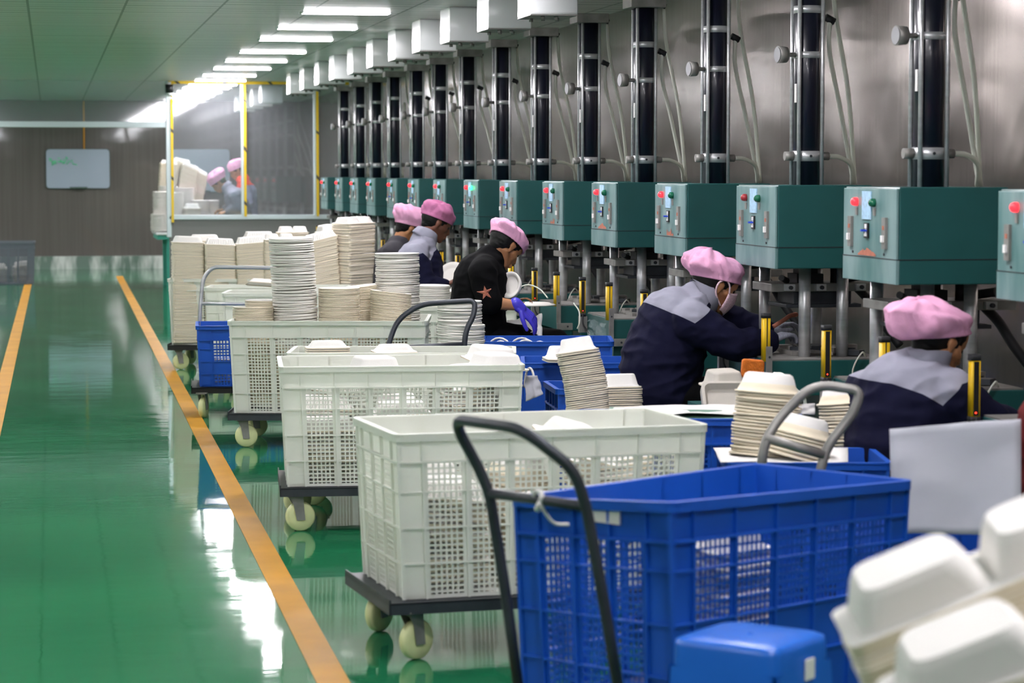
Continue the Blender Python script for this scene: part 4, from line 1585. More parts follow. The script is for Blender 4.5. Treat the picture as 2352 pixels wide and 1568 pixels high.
sheet([atD(2050, 1226, 6.62), atD(2345, 1226, 6.55), atD(2345, 962, 6.62), atD(2043, 985, 6.7)], 'grey_sheet', 'paper_grey', 'pale grey paper sheet standing in front of the worker at the right', 'sheet', amp=.010)
pz0 = .652
sheet([atZ(1405, 952, pz0), atZ(1712, 952, pz0), atZ(1720, 930, pz0 + .004), atZ(1410, 934, pz0 + .004)], 'paper_sheet', 'paper', 'white paper laid over the blue crate in front of the masked worker', 'paper', amp=.006, seed=2)
sheet([atZ(1400, 962, pz0 - .01), atZ(1700, 964, pz0 - .01), atZ(1712, 940, pz0 - .004), atZ(1400, 936, pz0 - .004)], 'green_cloth', 'green_cloth', 'dull green cloth under the white paper on the blue crate', 'cloth', amp=.004, seed=4)
pz1 = .584
sheet([atZ(1655, 1062, pz1), atZ(1948, 1062, pz1), atZ(1948, 1030, pz1), atZ(1638, 1028, pz1)], 'paper_sheet', 'paper', 'white paper under the stacks of round bowls', 'paper', amp=.002, seed=6)
sheet([atD(1826, 950, 8.2), atD(1872, 952, 8.2), atD(1872, 926, 8.2), atD(1832, 928, 8.2)], 'paper_sheet', 'paper', 'small white paper piece between two round bowl stacks', 'paper', amp=.003, seed=8)
sheet([atD(1207, 922, 10.2), atD(1248, 905, 10.25), atD(1232, 862, 10.3), atD(1207, 862, 10.2)], 'grey_sheet', 'paper_grey', 'grey paper scrap at the right end of the second white crate', 'sheet', amp=.008, seed=9)
# grey containers by the masked worker
o = place('big', atD(1662, 884, 9.75), (R(4), R(-2), .05), 'grey upturned container above the grey tray beside the masked worker')
o.data = o.data.copy()
o.data.materials[0] = M['grey_pulp']
o.scale = (.72, .8, 1)
m = MB().loft([rrect(.10, .075, .03, 0), rrect(.10, .075, .03, .035), rrect(.088, .063, .025, .038), rrect(.075, .05, .02, .012)], smooth=False)
o = m.build('food_tray', 'grey_pulp')
o.location = atD(1668, 922, 9.6)
o.rotation_euler = (R(52), 0, R(-6))
tag(o, 'grey food tray leaning beside the masked worker', 'tray')
o = MB().rbox((-.045, -.03, 0), (.045, .03, .075), .012, axis=1).build('sponge', 'sponge', None, .006)
o.location = atD(1727, 868, 9.75)
o.rotation_euler = (0, R(4), R(-12))
tag(o, 'orange sponge block beside the masked worker', 'sponge')
# support shelf for them
a_ = atD(1640, 930, 9.8)
t_ = thing('work_bench', 'low teal bench carrying the grey containers beside the masked worker', 'bench', (0, 0, 0))
MB().box((a_.x - .06, 9.35, a_.z - .03), (a_.x + .36, 9.62, a_.z)).build('bench_top', 'teal', t_)
for x in (a_.x - .05, a_.x + .31):
    MB().box((x, 9.4, 0), (x + .04, 9.44, a_.z - .03)).build('leg', 'teal', t_)
# strapping loops in the blue crate
for i, (x0, x1, yt, D) in enumerate(((1114, 1180, 776, 12.75), (1128, 1172, 783, 12.7), (1165, 1232, 776, 12.8), (1176, 1240, 781, 12.65), (1218, 1262, 784, 12.6), (1205, 1228, 845, 10.9))):
    pts = []
    zr_ = .12
    for k in range(13):
        a = PI * k / 12
        pxx = (x0 + x1) / 2 - math.cos(a) * (x1 - x0) / 2
        pyy = yt + 45 - math.sin(a) * 45
        pts.append(atD(pxx, pyy, D + .05 * math.cos(a)))
    m = MB().tube(pts, .0055, 7)
    tag(m.build('strapping_loop', 'paper'), 'white plastic strapping loop sticking out of the blue crate' if i < 5 else 'white plastic strap hanging at the right end of the second white crate', 'strap', 'white strapping loops' if i < 5 else None)
# white cover and plates on the teal tables
pl = atD(1228, 651, 14.35)
pl.z = .73
o = place('plate', pl, (PI, 0, 0), 'upturned white plate lying on a press table behind the worker in black')
for i, (pts, lab) in enumerate((
        (((1778, 858, 9.5), (1800, 862, 9.45), (1828, 895, 9.4), (1846, 912, 9.4), (1850, 935, 9.4)), 'white hose curling down between the bowl stacks'),
        (((1190, 660, 14.2), (1215, 654, 14.1), (1240, 664, 13.9), (1258, 684, 13.8)), 'thin white hose arching beside the yellow sensor post'),
        (((1318, 696, 13.6), (1330, 715, 13.5), (1331, 740, 13.45), (1326, 755, 13.45)), 'thin white hose hanging from the table of a press'))):
    tag(MB().tube(bez([atD(*q) for q in pts]), .007 if i == 0 else .004, 8).build('hose', 'hose'), lab, 'hose')
#@@PART3
# ================================================================== PEOPLE
W = atY


def rc(m, p1, p2, r1, r2=None, side=None, sa=1.0, sb=1.0, seg=20):
    """round cone with an elliptic section: side axis scaled by sa, the other by sb"""
    p1, p2 = Vector(p1), Vector(p2)
    r2 = r1 if r2 is None else r2
    d = p2 - p1
    if d.length < 1e-6:
        d = Vector((0, 0, 1))
    d.normalize()
    if side is None:
        a = d.orthogonal().normalized()
    else:
        a = Vector(side)
        a = a - d * a.dot(d)
        a = a.normalized() if a.length > 1e-4 else d.orthogonal().normalized()
    b = d.cross(a)
    rings = []
    for k in range(6):
        t = -PI / 2 + PI / 2 * k / 5
        rings.append((p1 + d * (r1 * math.sin(t)) * min(1, (sa + sb) / 2), max(.02, math.cos(t)) * r1))
    for k in range(6):
        t = PI / 2 * k / 5
        rings.append((p2 + d * (r2 * math.sin(t)) * min(1, (sa + sb) / 2), max(.02, math.cos(t)) * r2))
    out = []
    for c, r_ in rings:
        out.append([c + a * (math.cos(2 * PI * i / seg) * r_ * sa) + b * (math.sin(2 * PI * i / seg) * r_ * sb) for i in range(seg)])
    m.loft(out)
    return m


def fuse(m, voxel, smooth=6, mats=('skin',), zone=None, wrinkle=0, wscale=9, seed=0, name='body'):
    me0 = bpy.data.meshes.new('tmp')
    me0.from_pydata(m.v, [], m.f)
    ob = bpy.data.objects.new('tmp', me0)
    COL.objects.link(ob)
    rm = ob.modifiers.new('r', 'REMESH')
    rm.mode = 'VOXEL'
    rm.voxel_size = voxel
    sm = ob.modifiers.new('s', 'SMOOTH')
    sm.iterations = smooth
    sm.factor = .5
    dg = bpy.context.evaluated_depsgraph_get()
    dg.update()
    me = bpy.data.meshes.new_from_object(ob.evaluated_get(dg))
    bpy.data.objects.remove(ob)
    bpy.data.meshes.remove(me0)
    me.name = name
    n = len(me.vertices)
    co = np.empty(n * 3)
    me.vertices.foreach_get('co', co)
    co = co.reshape(-1, 3)
    if wrinkle:
        no = np.empty(n * 3)
        me.vertices.foreach_get('normal', no)
        no = no.reshape(-1, 3)
        disp = np.empty(n)
        for i in range(n):
            x, y, z = co[i]
            a = noise.noise(Vector((x * wscale * .8 + z * wscale * .6 + seed, y * wscale * .8, z * wscale * 1.7 - x * wscale * .5)))
            b = noise.noise(Vector((x * wscale * 2.5 + seed, y * wscale * 2, z * wscale * 3)))
            disp[i] = (1 - abs(a) * 2.4) * .7 + b * .35
        co = co + no * (disp * wrinkle)[:, None]
        me.vertices.foreach_set('co', co.ravel())
    if zone and getattr(zone, 'planes', None):
        me.update()
        bm = bmesh.new()
        bm.from_mesh(me)
        for pc, pn in zone.planes:
            bmesh.ops.bisect_plane(bm, geom=bm.verts[:] + bm.edges[:] + bm.faces[:], plane_co=pc, plane_no=pn, dist=1e-5)
        bm.to_mesh(me)
        bm.free()
    me.materials.clear()
    for mt in mats:
        me.materials.append(M[mt])
    np_ = len(me.polygons)
    me.polygons.foreach_set('use_smooth', [True] * np_)
    if zone:
        ct = np.empty(np_ * 3)
        me.polygons.foreach_get('center', ct)
        ct = ct.reshape(-1, 3)
        me.polygons.foreach_set('material_index', [int(zone(c)) for c in ct])
    else:
        me.polygons.foreach_set('material_index', [0] * np_)
    me.update()
    return me


def hand(m, wr, d, pn, th, s=1.0, curl=35, spread=9, rk=1.0):
    """palm and five fingers; d: direction, pn: palm normal, th: thumb direction"""
    d = Vector(d).normalized()
    pn = Vector(pn)
    pn = (pn - d * pn.dot(d)).normalized()
    th = Vector(th)
    th = (th - d * th.dot(d) - pn * th.dot(pn)).normalized()
    wr = Vector(wr)
    kn = wr + d * .085 * s
    for o_ in (-.026, -.009, .009, .026):
        rc(m, wr + th * o_ * .6 * s + d * .01, kn + th * o_ * s, .016 * s * rk, .0125 * s * rk, side=th, sa=1, sb=.85, seg=12)
    for i, (o_, L) in enumerate(((.029, .070), (.010, .080), (-.010, .074), (-.029, .058))):
        p = kn + th * o_ * s
        a = 0
        dd = (d + th * math.tan(R(spread)) * (o_ / .029)).normalized()
        for k, fr in enumerate((.45, .32, .25)):
            a += R(curl * (1 + .12 * i)) * (.6 if k == 0 else 1)
            q = p + (dd * math.cos(a) + pn * math.sin(a)) * (L * fr * s)
            rc(m, p, q, .0092 * s * rk - .0008 * k, .0085 * s * rk - .001 * k, seg=10)
            p = q
    p = wr + d * .028 * s + th * .026 * s
    a = 38
    for k, L in enumerate((.034, .030, .024)):
        q = p + (d * math.cos(R(a)) + th * math.sin(R(a)) + pn * .35).normalized() * L * s
        rc(m, p, q, (.0125 - .0012 * k) * s * rk, (.0115 - .0015 * k) * s * rk, seg=10)
        p = q
        a -= 14
    return m


def head_parts(m, T):
    def X(*p):
        return T @ Vector(p)
    sy = (T.to_3x3() @ Vector((0, 1, 0)))
    rc(m, X(-.028, 0, .038), X(.022, 0, .045), .083, .076, side=sy, sa=.92)
    rc(m, X(.028, 0, .0), X(.046, 0, -.068), .062, .038, side=sy, sa=.95)
    rc(m, X(.066, 0, -.092), X(.066, 0, -.088), .019)
    rc(m, X(.072, -.026, .027), X(.072, .026, .027), .017)
    rc(m, X(.084, 0, .012), X(.101, 0, -.028), .009, .0115)
    rc(m, X(.090, -.015, -.056), X(.090, .015, -.056), .008)
    rc(m, X(.087, -.014, -.067), X(.087, .014, -.067), .0085)
    for s_ in (-1, 1):
        rc(m, X(-.012, s_ * .048, -.035), X(.045, s_ * .022, -.085), .022, .018)
        rc(m, X(.050, s_ * .038, -.018), X(.03, s_ * .048, -.012), .024)
        rc(m, X(.094, s_ * .010, -.031), X(.091, s_ * .012, -.029), .0075)
        rc(m, X(-.006, s_ * .079, .010), X(-.010, s_ * .078, -.028), .020, .011, side=sy, sa=.42, sb=1.0)
        rc(m, X(-.014, s_ * .084, .012), X(-.018, s_ * .083, -.012), .012, .010, side=sy, sa=.45)
    return m


def cap_mesh(bulge=1.25, height=.125, back=.03, seed=1, folds=.010, gather=34, rx=.104, ry=.086, name='bouffant_cap', mt='pink_cloth', tilt=14, droop=.0):
    m = MB()
    nr, ns = 22, 72
    rings = []
    for j in range(nr + 1):
        t = j / nr
        if t < .06:
            r_, z = 1.0 - .02 * (t / .06), t * .25
        else:
            u = (t - .06) / .94
            a = u * PI / 2
            r_ = (math.cos(a) ** .62) * (1 + (bulge - 1) * math.sin(min(1, u * 2.4) * PI / 2)) if u < 1 else .01
            z = .015 + math.sin(a) ** .9 * height
        ring = []
        for i in range(ns):
            p = 2 * PI * i / ns
            gth = 1 + .038 * (1 - t) ** 2 * math.sin(gather * p + 2 * math.sin(3 * p + seed))
            nz = noise.noise(Vector((math.cos(p) * 1.7 + seed * 3.1, math.sin(p) * 1.7, t * 2.4 + seed)))
            n2 = noise.noise(Vector((math.cos(p) * 4 + seed, math.sin(p) * 4, t * 2)))
            amp = folds * min(1, t * 4) * (1 - t ** 3)
            rr = max(.001, r_ * gth)
            n3 = noise.noise(Vector((math.cos(p) * 9 + seed, math.sin(p) * 9, t * 3)))
            q = 1 + (nz * 1.6 + (1 - abs(n2) * 3) * .6 + (.6 - abs(n3) * 3) * .22) * amp / .1
            x = -back * min(1, t * 1.8) + math.cos(p) * rx * rr * q
            y = math.sin(p) * ry * rr * q
            zz = z * (1 + nz * .25 * min(1, t * 3)) - droop * max(0, -math.cos(p)) * math.sin(min(1, t * 2) * PI) * .5
            ring.append((x, y, zz))
        rings.append(ring)
    inner = [(x * .9, y * .9, z + .01) for x, y, z in rings[0]]
    low = [(x * .97, y * .97, z - .004) for x, y, z in rings[0]]
    m.loft([inner, low] + rings, cap=(True, True))
    m.xf(Matrix.Translation((-.012, 0, .030)) @ Matrix.Rotation(R(-tilt), 4, 'Y'))
    return m.mesh(name, mt)


def person(key, label, theta, pitch, J, yaw=0, lat_w=.17, seated=True, roll=0, voxel=.007, skin='skin', top='jacket', topmats=('navy_cloth', 'grey_cloth'), zone=None,
           bulk=1.0, cap={}, hair='hair', gloves=None, bare_forearm=False, wr_amp=.006, mask=False, knee_in=0, legs='black_cloth', hand_args={}, scl=1.0, collar=True, belly=.0):
    th = R(theta)
    f = Vector((math.cos(th), math.sin(th), 0))
    l = Vector((-math.sin(th), math.cos(th), 0))     # person's left
    pv = J['pelvis']
    root = thing('person', label, 'person', (pv.x, pv.y, 0))
    inv = Matrix.Translation((-pv.x, -pv.y, 0))
    T = Matrix.Translation(J['head']) @ Matrix.Rotation(th + R(yaw), 4, 'Z') @ Matrix.Rotation(R(pitch), 4, 'Y') @ Matrix.Rotation(R(roll), 4, 'X') @ Matrix.Scale(scl, 4)
    # joints
    hips = [pv + l * s_ * .09 for s_ in (-1, 1)]
    if seated:
        knees = [h + f * .40 + l * s_ * .04 + Vector((0, 0, -.03)) for h, s_ in zip(hips, (-1, 1))]
        ank = [Vector((k.x, k.y, .09)) + f * .0 for k in knees]
    else:
        knees = [Vector((h.x, h.y, pv.z * .52)) + f * .04 for h in hips]
        ank = [Vector((h.x, h.y, .09)) for h in hips]
    toes = [a + f * .16 + Vector((0, 0, -.05)) for a in ank]
    arms = []
    for q in ('n', 'f'):
        arms.append((J['sh_' + q], J['el_' + q], J['wr_' + q], J['ha_' + q]))
    # body
    m = MB()
    rc(m, pv, J['waist'], .115, .105, side=l, sa=1.25)
    rc(m, J['waist'], J['chest'], .105, .115, side=l, sa=1.25)
    rc(m, J['chest'], J['neck'], .105, .055, side=l, sa=1.3)
    rc(m, T @ Vector((-.03, 0, -.03)), J['neck'], .050, .058)
    for (s0, e0, w0, h0), hp, kn, an, to in zip(arms, hips, knees, ank, toes):
        rc(m, J['chest'] * .4 + J['neck'] * .6, s0, .06, .055)
        rc(m, s0, e0, .050, .038)
        rc(m, e0, w0, .040, .027)
        rc(m, hp, kn, .075, .052)
        rc(m, kn, an, .052, .034)
        rc(m, an, to, .036, .028)
    head_parts(m, T)
    for i, (s0, e0, w0, h0) in enumerate(arms):
        ha = hand_args.get('nf'[i], {})
        hand(m, w0, h0 - w0, ha.get('pn', (0, 0, -1)), ha.get('th', l * (1 if i == 0 else -1)), s=ha.get('s', 1.0), curl=ha.get('curl', 30), rk=.8 if gloves else 1.05)
    m.xf(inv)
    me = fuse(m, voxel * .85, 4, (skin,), name='body')
    obj('body', me, root)
    # eyes
    for s_ in (-1, 1):
        p = inv @ T @ Vector((.072, s_ * .029, .006))
        e = MB()
        rc(e, p, p + Vector((0, 0, .001)), .0105, seg=12)
        e.build('eye', 'eye', root)
    # trousers
    m = MB()
    rc(m, pv, pv * .5 + J['waist'] * .5, .135, .12, side=l, sa=1.25)
    for hp, kn, an in zip(hips, knees, ank):
        rc(m, hp, kn, .095, .068)
        rc(m, kn, an + Vector((0, 0, .02)), .066, .052)
    m.xf(inv)
    obj('trousers', fuse(m, voxel * 1.3, 5, (legs,), wrinkle=wr_amp, seed=3, name='trousers'), root)
    # shoes
    for an, to in zip(ank, toes):
        m = MB()
        rc(m, an + Vector((0, 0, -.045)), to + Vector((0, 0, .0)), .046, .036)
        m.xf(inv)
        obj('shoe', fuse(m, .012, 3, ('black',), name='shoe'), root)
    # top
    m = MB()
    low = pv * .75 + J['waist'] * .25
    rc(m, low, J['waist'], .150 * bulk, .148 * bulk, side=l, sa=1.22)
    rc(m, J['waist'], J['chest'], .150 * bulk, .145 * bulk, side=l, sa=1.25)
    if belly:
        rc(m, J['waist'] + f * .07, J['chest'] + f * .04, belly)
    rc(m, J['chest'], J['neck'] * .8 + J['chest'] * .2, .138 * bulk, .085, side=l, sa=1.35)
    for s0, e0, w0, h0 in arms:
        rc(m, J['chest'] * .35 + J['neck'] * .65, s0, .085, .078)
        rc(m, s0, e0, .078 * bulk, .066 * bulk)
        if bare_forearm:
            rc(m, e0, e0 * .84 + w0 * .16, .062, .052)
        else:
            rc(m, e0, w0 * .9 + e0 * .1, .066 * bulk, .050 * bulk)
    if collar:
        hb = T @ Vector((-.03, 0, -.075))
        rc(m, J['neck'], J['neck'] * .45 + hb * .55, .078, .066)
    m.xf(inv)
    zf = None
    if zone:
        zf = lambda c: zone(Vector((c[0] + pv.x, c[1] + pv.y, c[2])))
        zf.planes = [(inv @ a, b) for a, b in zone.planes]
    obj('jacket' if top == 'jacket' else top, fuse(m, voxel, 6, topmats, zone=zf, wrinkle=wr_amp, seed=hash(key) % 7 if False else len(label) % 7, name=top), root)
    if collar and top == 'jacket':
        hb = T @ Vector((-.03, 0, -.06))
        d_ = (hb - J['neck']).normalized()
        c0_ = J['neck'] + d_ * .01
        a_ = l
        b_ = d_.cross(a_).normalized()
        rg = []
        for rr_, hh in ((.092, 0), (.086, .025), (.076, .058), (.072, .060), (.070, .055), (.080, .02), (.086, -.005)):
            rg.append([inv @ (c0_ + a_ * (math.cos(2 * PI * i / 40) * rr_ * .98) + b_ * (math.sin(2 * PI * i / 40) * rr_) + d_ * (hh * (1 + .1 * math.cos(4 * PI * i / 40)))) for i in range(40)])
        m = MB().loft(rg, cap=(False, False))
        m.build('collar', topmats[-1], root)
    # hair
    m = MB()
    rc(m, Vector((-.034, 0, .030)), Vector((.012, 0, .048)), .087, .080, side=(0, 1, 0), sa=.93)
    rc(m, Vector((-.048, 0, .005)), Vector((-.052, 0, -.024)), .058, .046, side=(0, 1, 0), sa=1.05)
    for s_ in (-1, 1):
        rc(m, Vector((.012, s_ * .066, .03)), Vector((.020, s_ * .066, .004)), .014, .008)
    if hair:
        hm_ = fuse(m, .006, 3, (hair,), name='hair', wrinkle=.002, wscale=30)
        o_ = obj('hair', hm_, root)
        o_.matrix_local = inv @ T
    o_ = obj('cap', cap_mesh(**cap), root)
    o_.matrix_local = inv @ T
    # gloves
    if gloves:
        for i, (s0, e0, w0, h0) in enumerate(arms):
            if i == 1 and gloves[1] == 'near':
                continue
            ha = hand_args.get('nf'[i], {})
            m = MB()
            dd = (h0 - w0).normalized()
            hand(m, w0, h0 - w0, ha.get('pn', (0, 0, -1)), ha.get('th', l * (1 if i == 0 else -1)), s=ha.get('s', 1.0) * 1.02, curl=ha.get('curl', 30), rk=1.04)
            rc(m, w0 - dd * .018, w0 + dd * .02, .034, .031)
            m.xf(inv)
            obj('glove', fuse(m, .0028, 2, (gloves[0],), name='glove'), root)
    if mask:
        m = MB()
        rings = []
        for j in range(9):
            z = -.002 - .098 * j / 8
            ring = []
            for i in range(17):
                a = R(-72 + 144 * i / 16)
                k = 1 + .14 * math.cos(a) ** 6 * math.sin(PI * min(1, (j + .6) / 8))
                rr = (.083 - .022 * (j / 8) ** 2) * k
                ring.append((.016 + math.cos(a) * rr * 1.02, math.sin(a) * rr * .92, z + .010 * math.cos(a * 2) * (1 - j / 4)))
            rings.append(ring)
        vs = [p for r_ in rings for p in r_]
        fs = [(j * 17 + i, j * 17 + i + 1, (j + 1) * 17 + i + 1, (j + 1) * 17 + i) for j in range(8) for i in range(16)]
        m.add(vs, fs, 0, True)
        me = m.mesh('mask', 'mask_cloth')
        o_ = obj('mask', me, root)
        o_.matrix_local = inv @ T
        sd = o_.modifiers.new('s', 'SOLIDIFY')
        sd.thickness = .002
        for s_ in (-1, 1):
            e = MB().tube(bez([(.045, s_ * .074, -.012), (.03, s_ * .084, .018), (.004, s_ * .090, .034), (-.022, s_ * .090, .016), (-.024, s_ * .086, -.02), (.0, s_ * .074, -.052), (.03, s_ * .062, -.075)]), .0042, 7)
            o_ = obj('ear_loop', e.mesh('ear_loop', 'mask_cloth'), root)
            o_.matrix_local = inv @ T
    return root, inv, T


def vee(pts, Y):
    """yoke pattern: above a broken line given in the side plane"""
    q = [W(px, py, Y) for px, py in pts]
    ax = (q[-1] - q[0])
    ax.z = 0
    ax.normalize()
    us = [(p - q[0]).dot(ax) for p in q]
    zs = [p.z for p in q]

    def fn(c):
        u = (c - q[0]).dot(ax)
        return 1 if c.z > float(np.interp(u, us, zs)) else 0
    nn = ax.cross(Vector((0, 0, 1)))
    fn.planes = []
    for a, b in zip(q[:-1], q[1:]):
        sd = ax * (b - a).dot(ax) + Vector((0, 0, b.z - a.z))
        fn.planes.append((a, sd.cross(nn).normalized()))
    return fn


# masked worker in the middle
Y = 10.3
J = dict(pelvis=W(1512, 905, Y), waist=W(1512, 838, Y), chest=W(1548, 745, Y), neck=W(1598, 688, Y), head=W(1644, 658, Y),
         sh_n=W(1588, 738, Y - .19), el_n=W(1682, 792, Y - .22), wr_n=W(1768, 782, Y - .16), ha_n=W(1818, 762, Y - .12),
         sh_f=W(1592, 712, Y + .19), el_f=W(1695, 745, Y + .16), wr_f=W(1762, 765, Y + .10), ha_f=W(1808, 742, Y + .08))
root, inv, T = person('P2', 'person in pink cap and lace face mask, navy jacket, reaching into a press', 4, 22, J,
                      zone=vee([(1440, 660), (1480, 688), (1578, 738), (1640, 694), (1700, 694)], Y - .15), gloves=('glove_grey', 'both'), mask=True, bulk=1.12, belly=.13,
                      cap=dict(bulge=1.26, height=.098, back=.045, seed=2, tilt=10, rx=.114, ry=.098, folds=.014, droop=.03), wr_amp=.011)
MB().cyl(inv @ W(1490, 918, Y - .21), inv @ W(1490, 918, Y - .2), .012, seg=14).build('snap_button', 'button', root) if False else None
o = MB().rbox((-.035, -.02, 0), (.045, .02, .0), .008).mesh if False else None
tip = W(1822, 745, Y - .05)
m = MB().tube(bez([W(1776, 750, Y - .0), W(1800, 735, Y), W(1815, 725, Y), W(1830, 722, Y + .02)]), [.010] * 5 + [.009] * 10 + [.006] * 16 if False else .010, 8)
o = m.build('red_rag', 'rust')
tag(o, 'small reddish cloth in the gloved hands of the masked worker', 'cloth')

# worker in black with a purple glove
Y = 13.1
J = dict(pelvis=W(1103, 772, Y), waist=W(1096, 718, Y), chest=W(1104, 640, Y), neck=W(1126, 592, Y), head=W(1161, 568, Y),
         sh_n=W(1108, 628, Y - .18), el_n=W(1124, 694, Y - .24), wr_n=W(1190, 702, Y - .26), ha_n=W(1212, 722, Y - .26),
         sh_f=W(1128, 622, Y + .18), el_f=W(1148, 690, Y + .16), wr_f=W(1172, 700, Y + .05), ha_f=W(1192, 690, Y + .03))
root, inv, T = person('P3', 'person in pink cap, black sweater with orange star on the sleeve, purple glove', 10, 42, J, yaw=14, top='sweater', topmats=('black_cloth',),
                      gloves=('glove_blue', 'near'), bare_forearm=True, bulk=1.0, cap=dict(bulge=1.16, height=.076, back=.024, seed=2, tilt=4, rx=.114, ry=.1, folds=.010), wr_amp=.006,
                      hand_args={'n': dict(pn=(-.6, .6, -.6), th=(-.6, -.3, -.75), s=1.12, curl=20), 'f': dict(s=.9)}, collar=True)
# orange star patch lying on the sleeve, and paper on the lap
sc_, sn = W(1116, 672, Y - .312), Vector((0, -1, 0))
m = MB()
pts = []
for k in range(10):
    a = R(90 + 36 * k + 12)
    r_ = (.038 if k % 2 == 0 else .015) * (1.25 if k in (2, 6) else 1)
    pts.append(inv @ (sc_ + Vector((math.cos(a) * r_, .012 * math.cos(a) ** 2 + .004, math.sin(a) * r_))))
ctr = inv @ (sc_ + Vector((0, .003, 0)))
m.add([ctr] + pts, [(0, 1 + k, 1 + (k + 1) % 10) for k in range(10)])
o = m.build('star_patch', 'rust', root)
sd = o.modifiers.new('s', 'SOLIDIFY')
sd.thickness = .006
p = W(1174, 655, 12.98)
o = place('plate', p, (0, 0, 0), 'white plate held on edge by the worker in black')
o.rotation_euler = Euler((R(78), 0, R(-52)))
o.scale = (.62, .6, .8)
p = W(1178, 657, 13.06)
o = place('plate', p, (0, 0, 0), 'second white plate just behind the one held by the worker in black')
o.rotation_euler = Euler((R(80), 0, R(-54)))
o.scale = (.6, .58, .8)
sheet([W(1162, 748, 13.0), W(1246, 772, 12.95), W(1244, 722, 13.02), W(1165, 735, 13.1)], 'crumpled_paper', 'paper', 'crumpled white paper on the lap of the worker in black', 'paper', amp=.018, seed=12)

# man with the purple net
Y = 15.8
J = dict(pelvis=W(978, 730, Y), waist=W(970, 672, Y), chest=W(962, 605, Y), neck=W(972, 550, Y), head=W(1003, 514, Y),
         sh_n=W(955, 588, Y - .19), el_n=W(978, 655, Y - .24), wr_n=W(1020, 656, Y - .2), ha_n=W(1040, 646, Y - .2),
         sh_f=W(975, 582, Y + .19), el_f=W(1000, 650, Y + .2), wr_f=W(1025, 655, Y + .1), ha_f=W(1040, 650, Y + .08))
root, inv, T = person('P4', 'person with purple hair net and navy jacket with pale grey shoulders', 6, 26, J, skin='skin_dark', topmats=('navy_cloth', 'grey_cloth'),
                      zone=vee([(900, 590), (940, 588), (968, 580), (990, 598), (1000, 580), (1030, 560)], Y - .2), bulk=1.05, voxel=.009,
                      cap=dict(bulge=1.08, height=.095, back=.012, seed=8, tilt=4, mt='pink_net', rx=.112, ry=.096, folds=.014), wr_amp=.009)
p = W(1036, 638, 15.65)
o = place('plate_s', p, (R(60), 0, R(-40)), 'white plate in the hands of the worker with the purple net')

# worker behind him
Y = 17.4
J = dict(pelvis=W(905, 705, Y), waist=W(902, 655, Y), chest=W(904, 600, Y), neck=W(918, 556, Y), head=W(940, 527, Y),
         sh_n=W(900, 585, Y - .18), el_n=W(915, 640, Y - .22), wr_n=W(950, 640, Y - .15), ha_n=W(965, 635, Y - .15),
         sh_f=W(915, 580, Y + .18), el_f=W(935, 635, Y + .2), wr_f=W(955, 640, Y + .1), ha_f=W(970, 635, Y + .1))
person('P5', 'person in pink cap and charcoal shirt behind the one with the net', 8, 30, J, top='shirt', topmats=('charcoal_cloth',), bulk=.95, voxel=.010,
       cap=dict(bulge=1.25, height=.12, back=.035, seed=3, tilt=16, rx=.11, ry=.092), collar=False)

# seated worker at the right
Y = 7.72
J = dict(pelvis=W(2070, 1120, Y), waist=W(2066, 1035, Y), chest=W(2085, 915, Y), neck=W(2112, 846, Y), head=W(2156, 790, Y),
         sh_n=W(2185, 905, Y - .12), el_n=W(2262, 968, Y - .14), wr_n=W(2345, 985, Y + .0), ha_n=W(2400, 980, Y + .1),
         sh_f=W(1990, 908, Y + .14), el_f=W(1988, 1010, Y + .26), wr_f=W(2200, 1000, Y + .4), ha_f=W(2260, 990, Y + .4))
person('P1', 'person seated at the right, back to view, pink cap, grey yoke', 32, 24, J, yaw=-14,
       zone=vee([(1880, 872), (1970, 874), (2045, 880), (2100, 900), (2144, 926), (2185, 876), (2215, 868), (2300, 890)], Y - .1), bulk=1.1, voxel=.007,
       cap=dict(bulge=1.26, height=.105, back=.085, seed=7, tilt=27, rx=.114, ry=.098, droop=.10, folds=.015), wr_amp=.010)
# red sleeve at the right edge
Y = 6.25
J = dict(pelvis=W(2470, 1210, Y), waist=W(2466, 1120, Y), chest=W(2470, 990, Y), neck=W(2500, 860, Y), head=W(2530, 780, Y),
         sh_n=W(2460, 960, Y - .19), el_n=W(2470, 1090, Y - .2), wr_n=W(2580, 1110, Y - .1), ha_n=W(2640, 1100, Y),
         sh_f=W(2465, 940, Y + .19), el_f=W(2500, 1070, Y + .2), wr_f=W(2600, 1090, Y + .1), ha_f=W(2650, 1080, Y + .1))
person('P8', 'person in dark red clothes, cut off by the right edge of the photo', 0, 25, J, topmats=('red_cloth',), voxel=.009, bulk=1.08,
       cap=dict(seed=4))

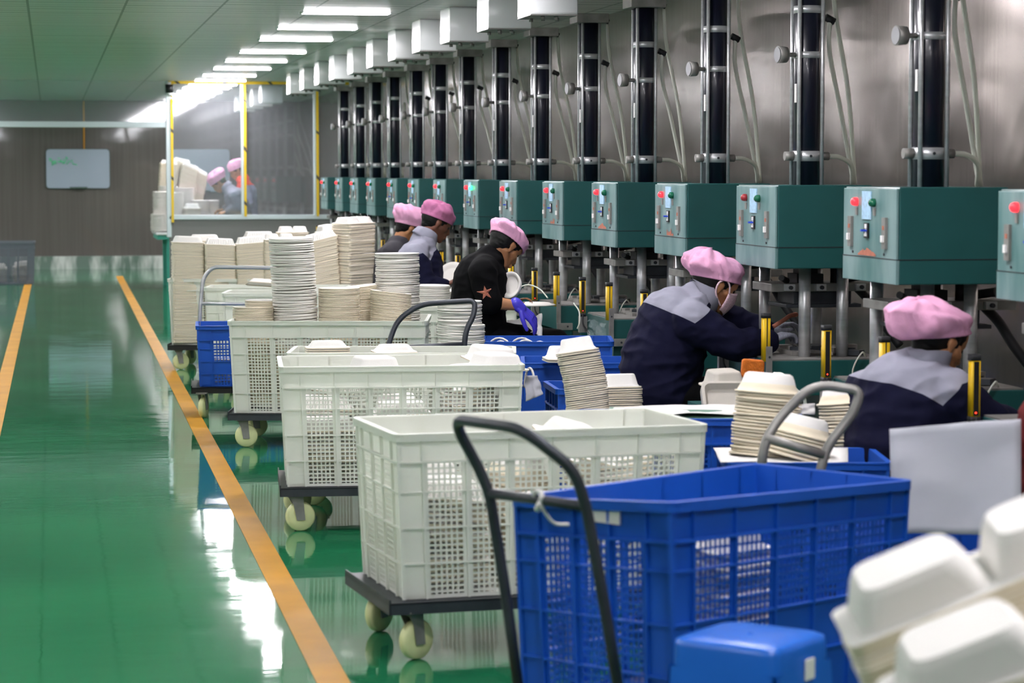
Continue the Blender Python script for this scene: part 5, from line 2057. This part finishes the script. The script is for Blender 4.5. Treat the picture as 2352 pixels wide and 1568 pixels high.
# two workers behind the glass
Y = 31.3
J = dict(pelvis=W(556, 522, Y), waist=W(552, 490, Y), chest=W(540, 455, Y), neck=W(524, 432, Y), head=W(503, 421, Y),
         sh_n=W(540, 450, Y - .18), el_n=W(548, 476, Y - .2), wr_n=W(522, 486, Y - .1), ha_n=W(512, 487, Y - .1),
         sh_f=W(534, 448, Y + .18), el_f=W(535, 476, Y + .2), wr_f=W(515, 480, Y + .1), ha_f=W(505, 482, Y + .1))
z6 = vee([(500, 470), (518, 452), (530, 444), (545, 436), (580, 436)], Y - .15)
person('P6', 'person in pink cap and grey jacket bending over the table behind the glass', 176, 46, J, seated=False, topmats=('steel_grey_cloth', 'grey_cloth'), zone=z6, voxel=.013,
       cap=dict(bulge=1.2, height=.12, back=.03, seed=6, tilt=12, rx=.115, ry=.1))
Y = 31.95
J = dict(pelvis=W(566, 512, Y), waist=W(566, 482, Y), chest=W(565, 442, Y), neck=W(558, 414, Y), head=W(544, 392, Y),
         sh_n=W(562, 432, Y - .18), el_n=W(572, 464, Y - .2), wr_n=W(556, 472, Y - .15), ha_n=W(548, 470, Y - .15),
         sh_f=W(560, 430, Y + .18), el_f=W(550, 460, Y + .2), wr_f=W(540, 465, Y + .1), ha_f=W(532, 465, Y + .1))
person('P7', 'person in pink cap and lilac shirt with red collar standing behind the glass', 186, 30, J, seated=False, topmats=('lilac_cloth', 'bright_red_cloth'),
       zone=vee([(530, 440), (545, 436), (556, 426), (580, 424), (600, 430)], Y - .15), voxel=.013, cap=dict(bulge=1.18, height=.10, back=.02, seed=9, tilt=6, rx=.115, ry=.1))

# stools under the seated workers
for px, Yc, zp, lab in ((1512, 10.3, J, 'masked worker'), (1103, 13.1, J, 'worker in black'), (978, 15.8, J, 'worker with the purple net'), (905, 17.4, J, 'worker in charcoal'), (2070, 7.72, J, 'worker at the right with the grey yoke'), (2470, 6.25, J, 'worker in dark red')):
    py = {1512: 905, 1103: 772, 978: 730, 905: 705, 2070: 1120, 2470: 1210}[px]
    p = W(px, py, Yc)
    h = p.z - .13
    o = obj('stool', SM)
    o.location = (p.x, p.y, 0)
    o.scale = (1, 1, h / .49)
    tag(o, 'blue plastic stool under the ' + lab, 'stool')
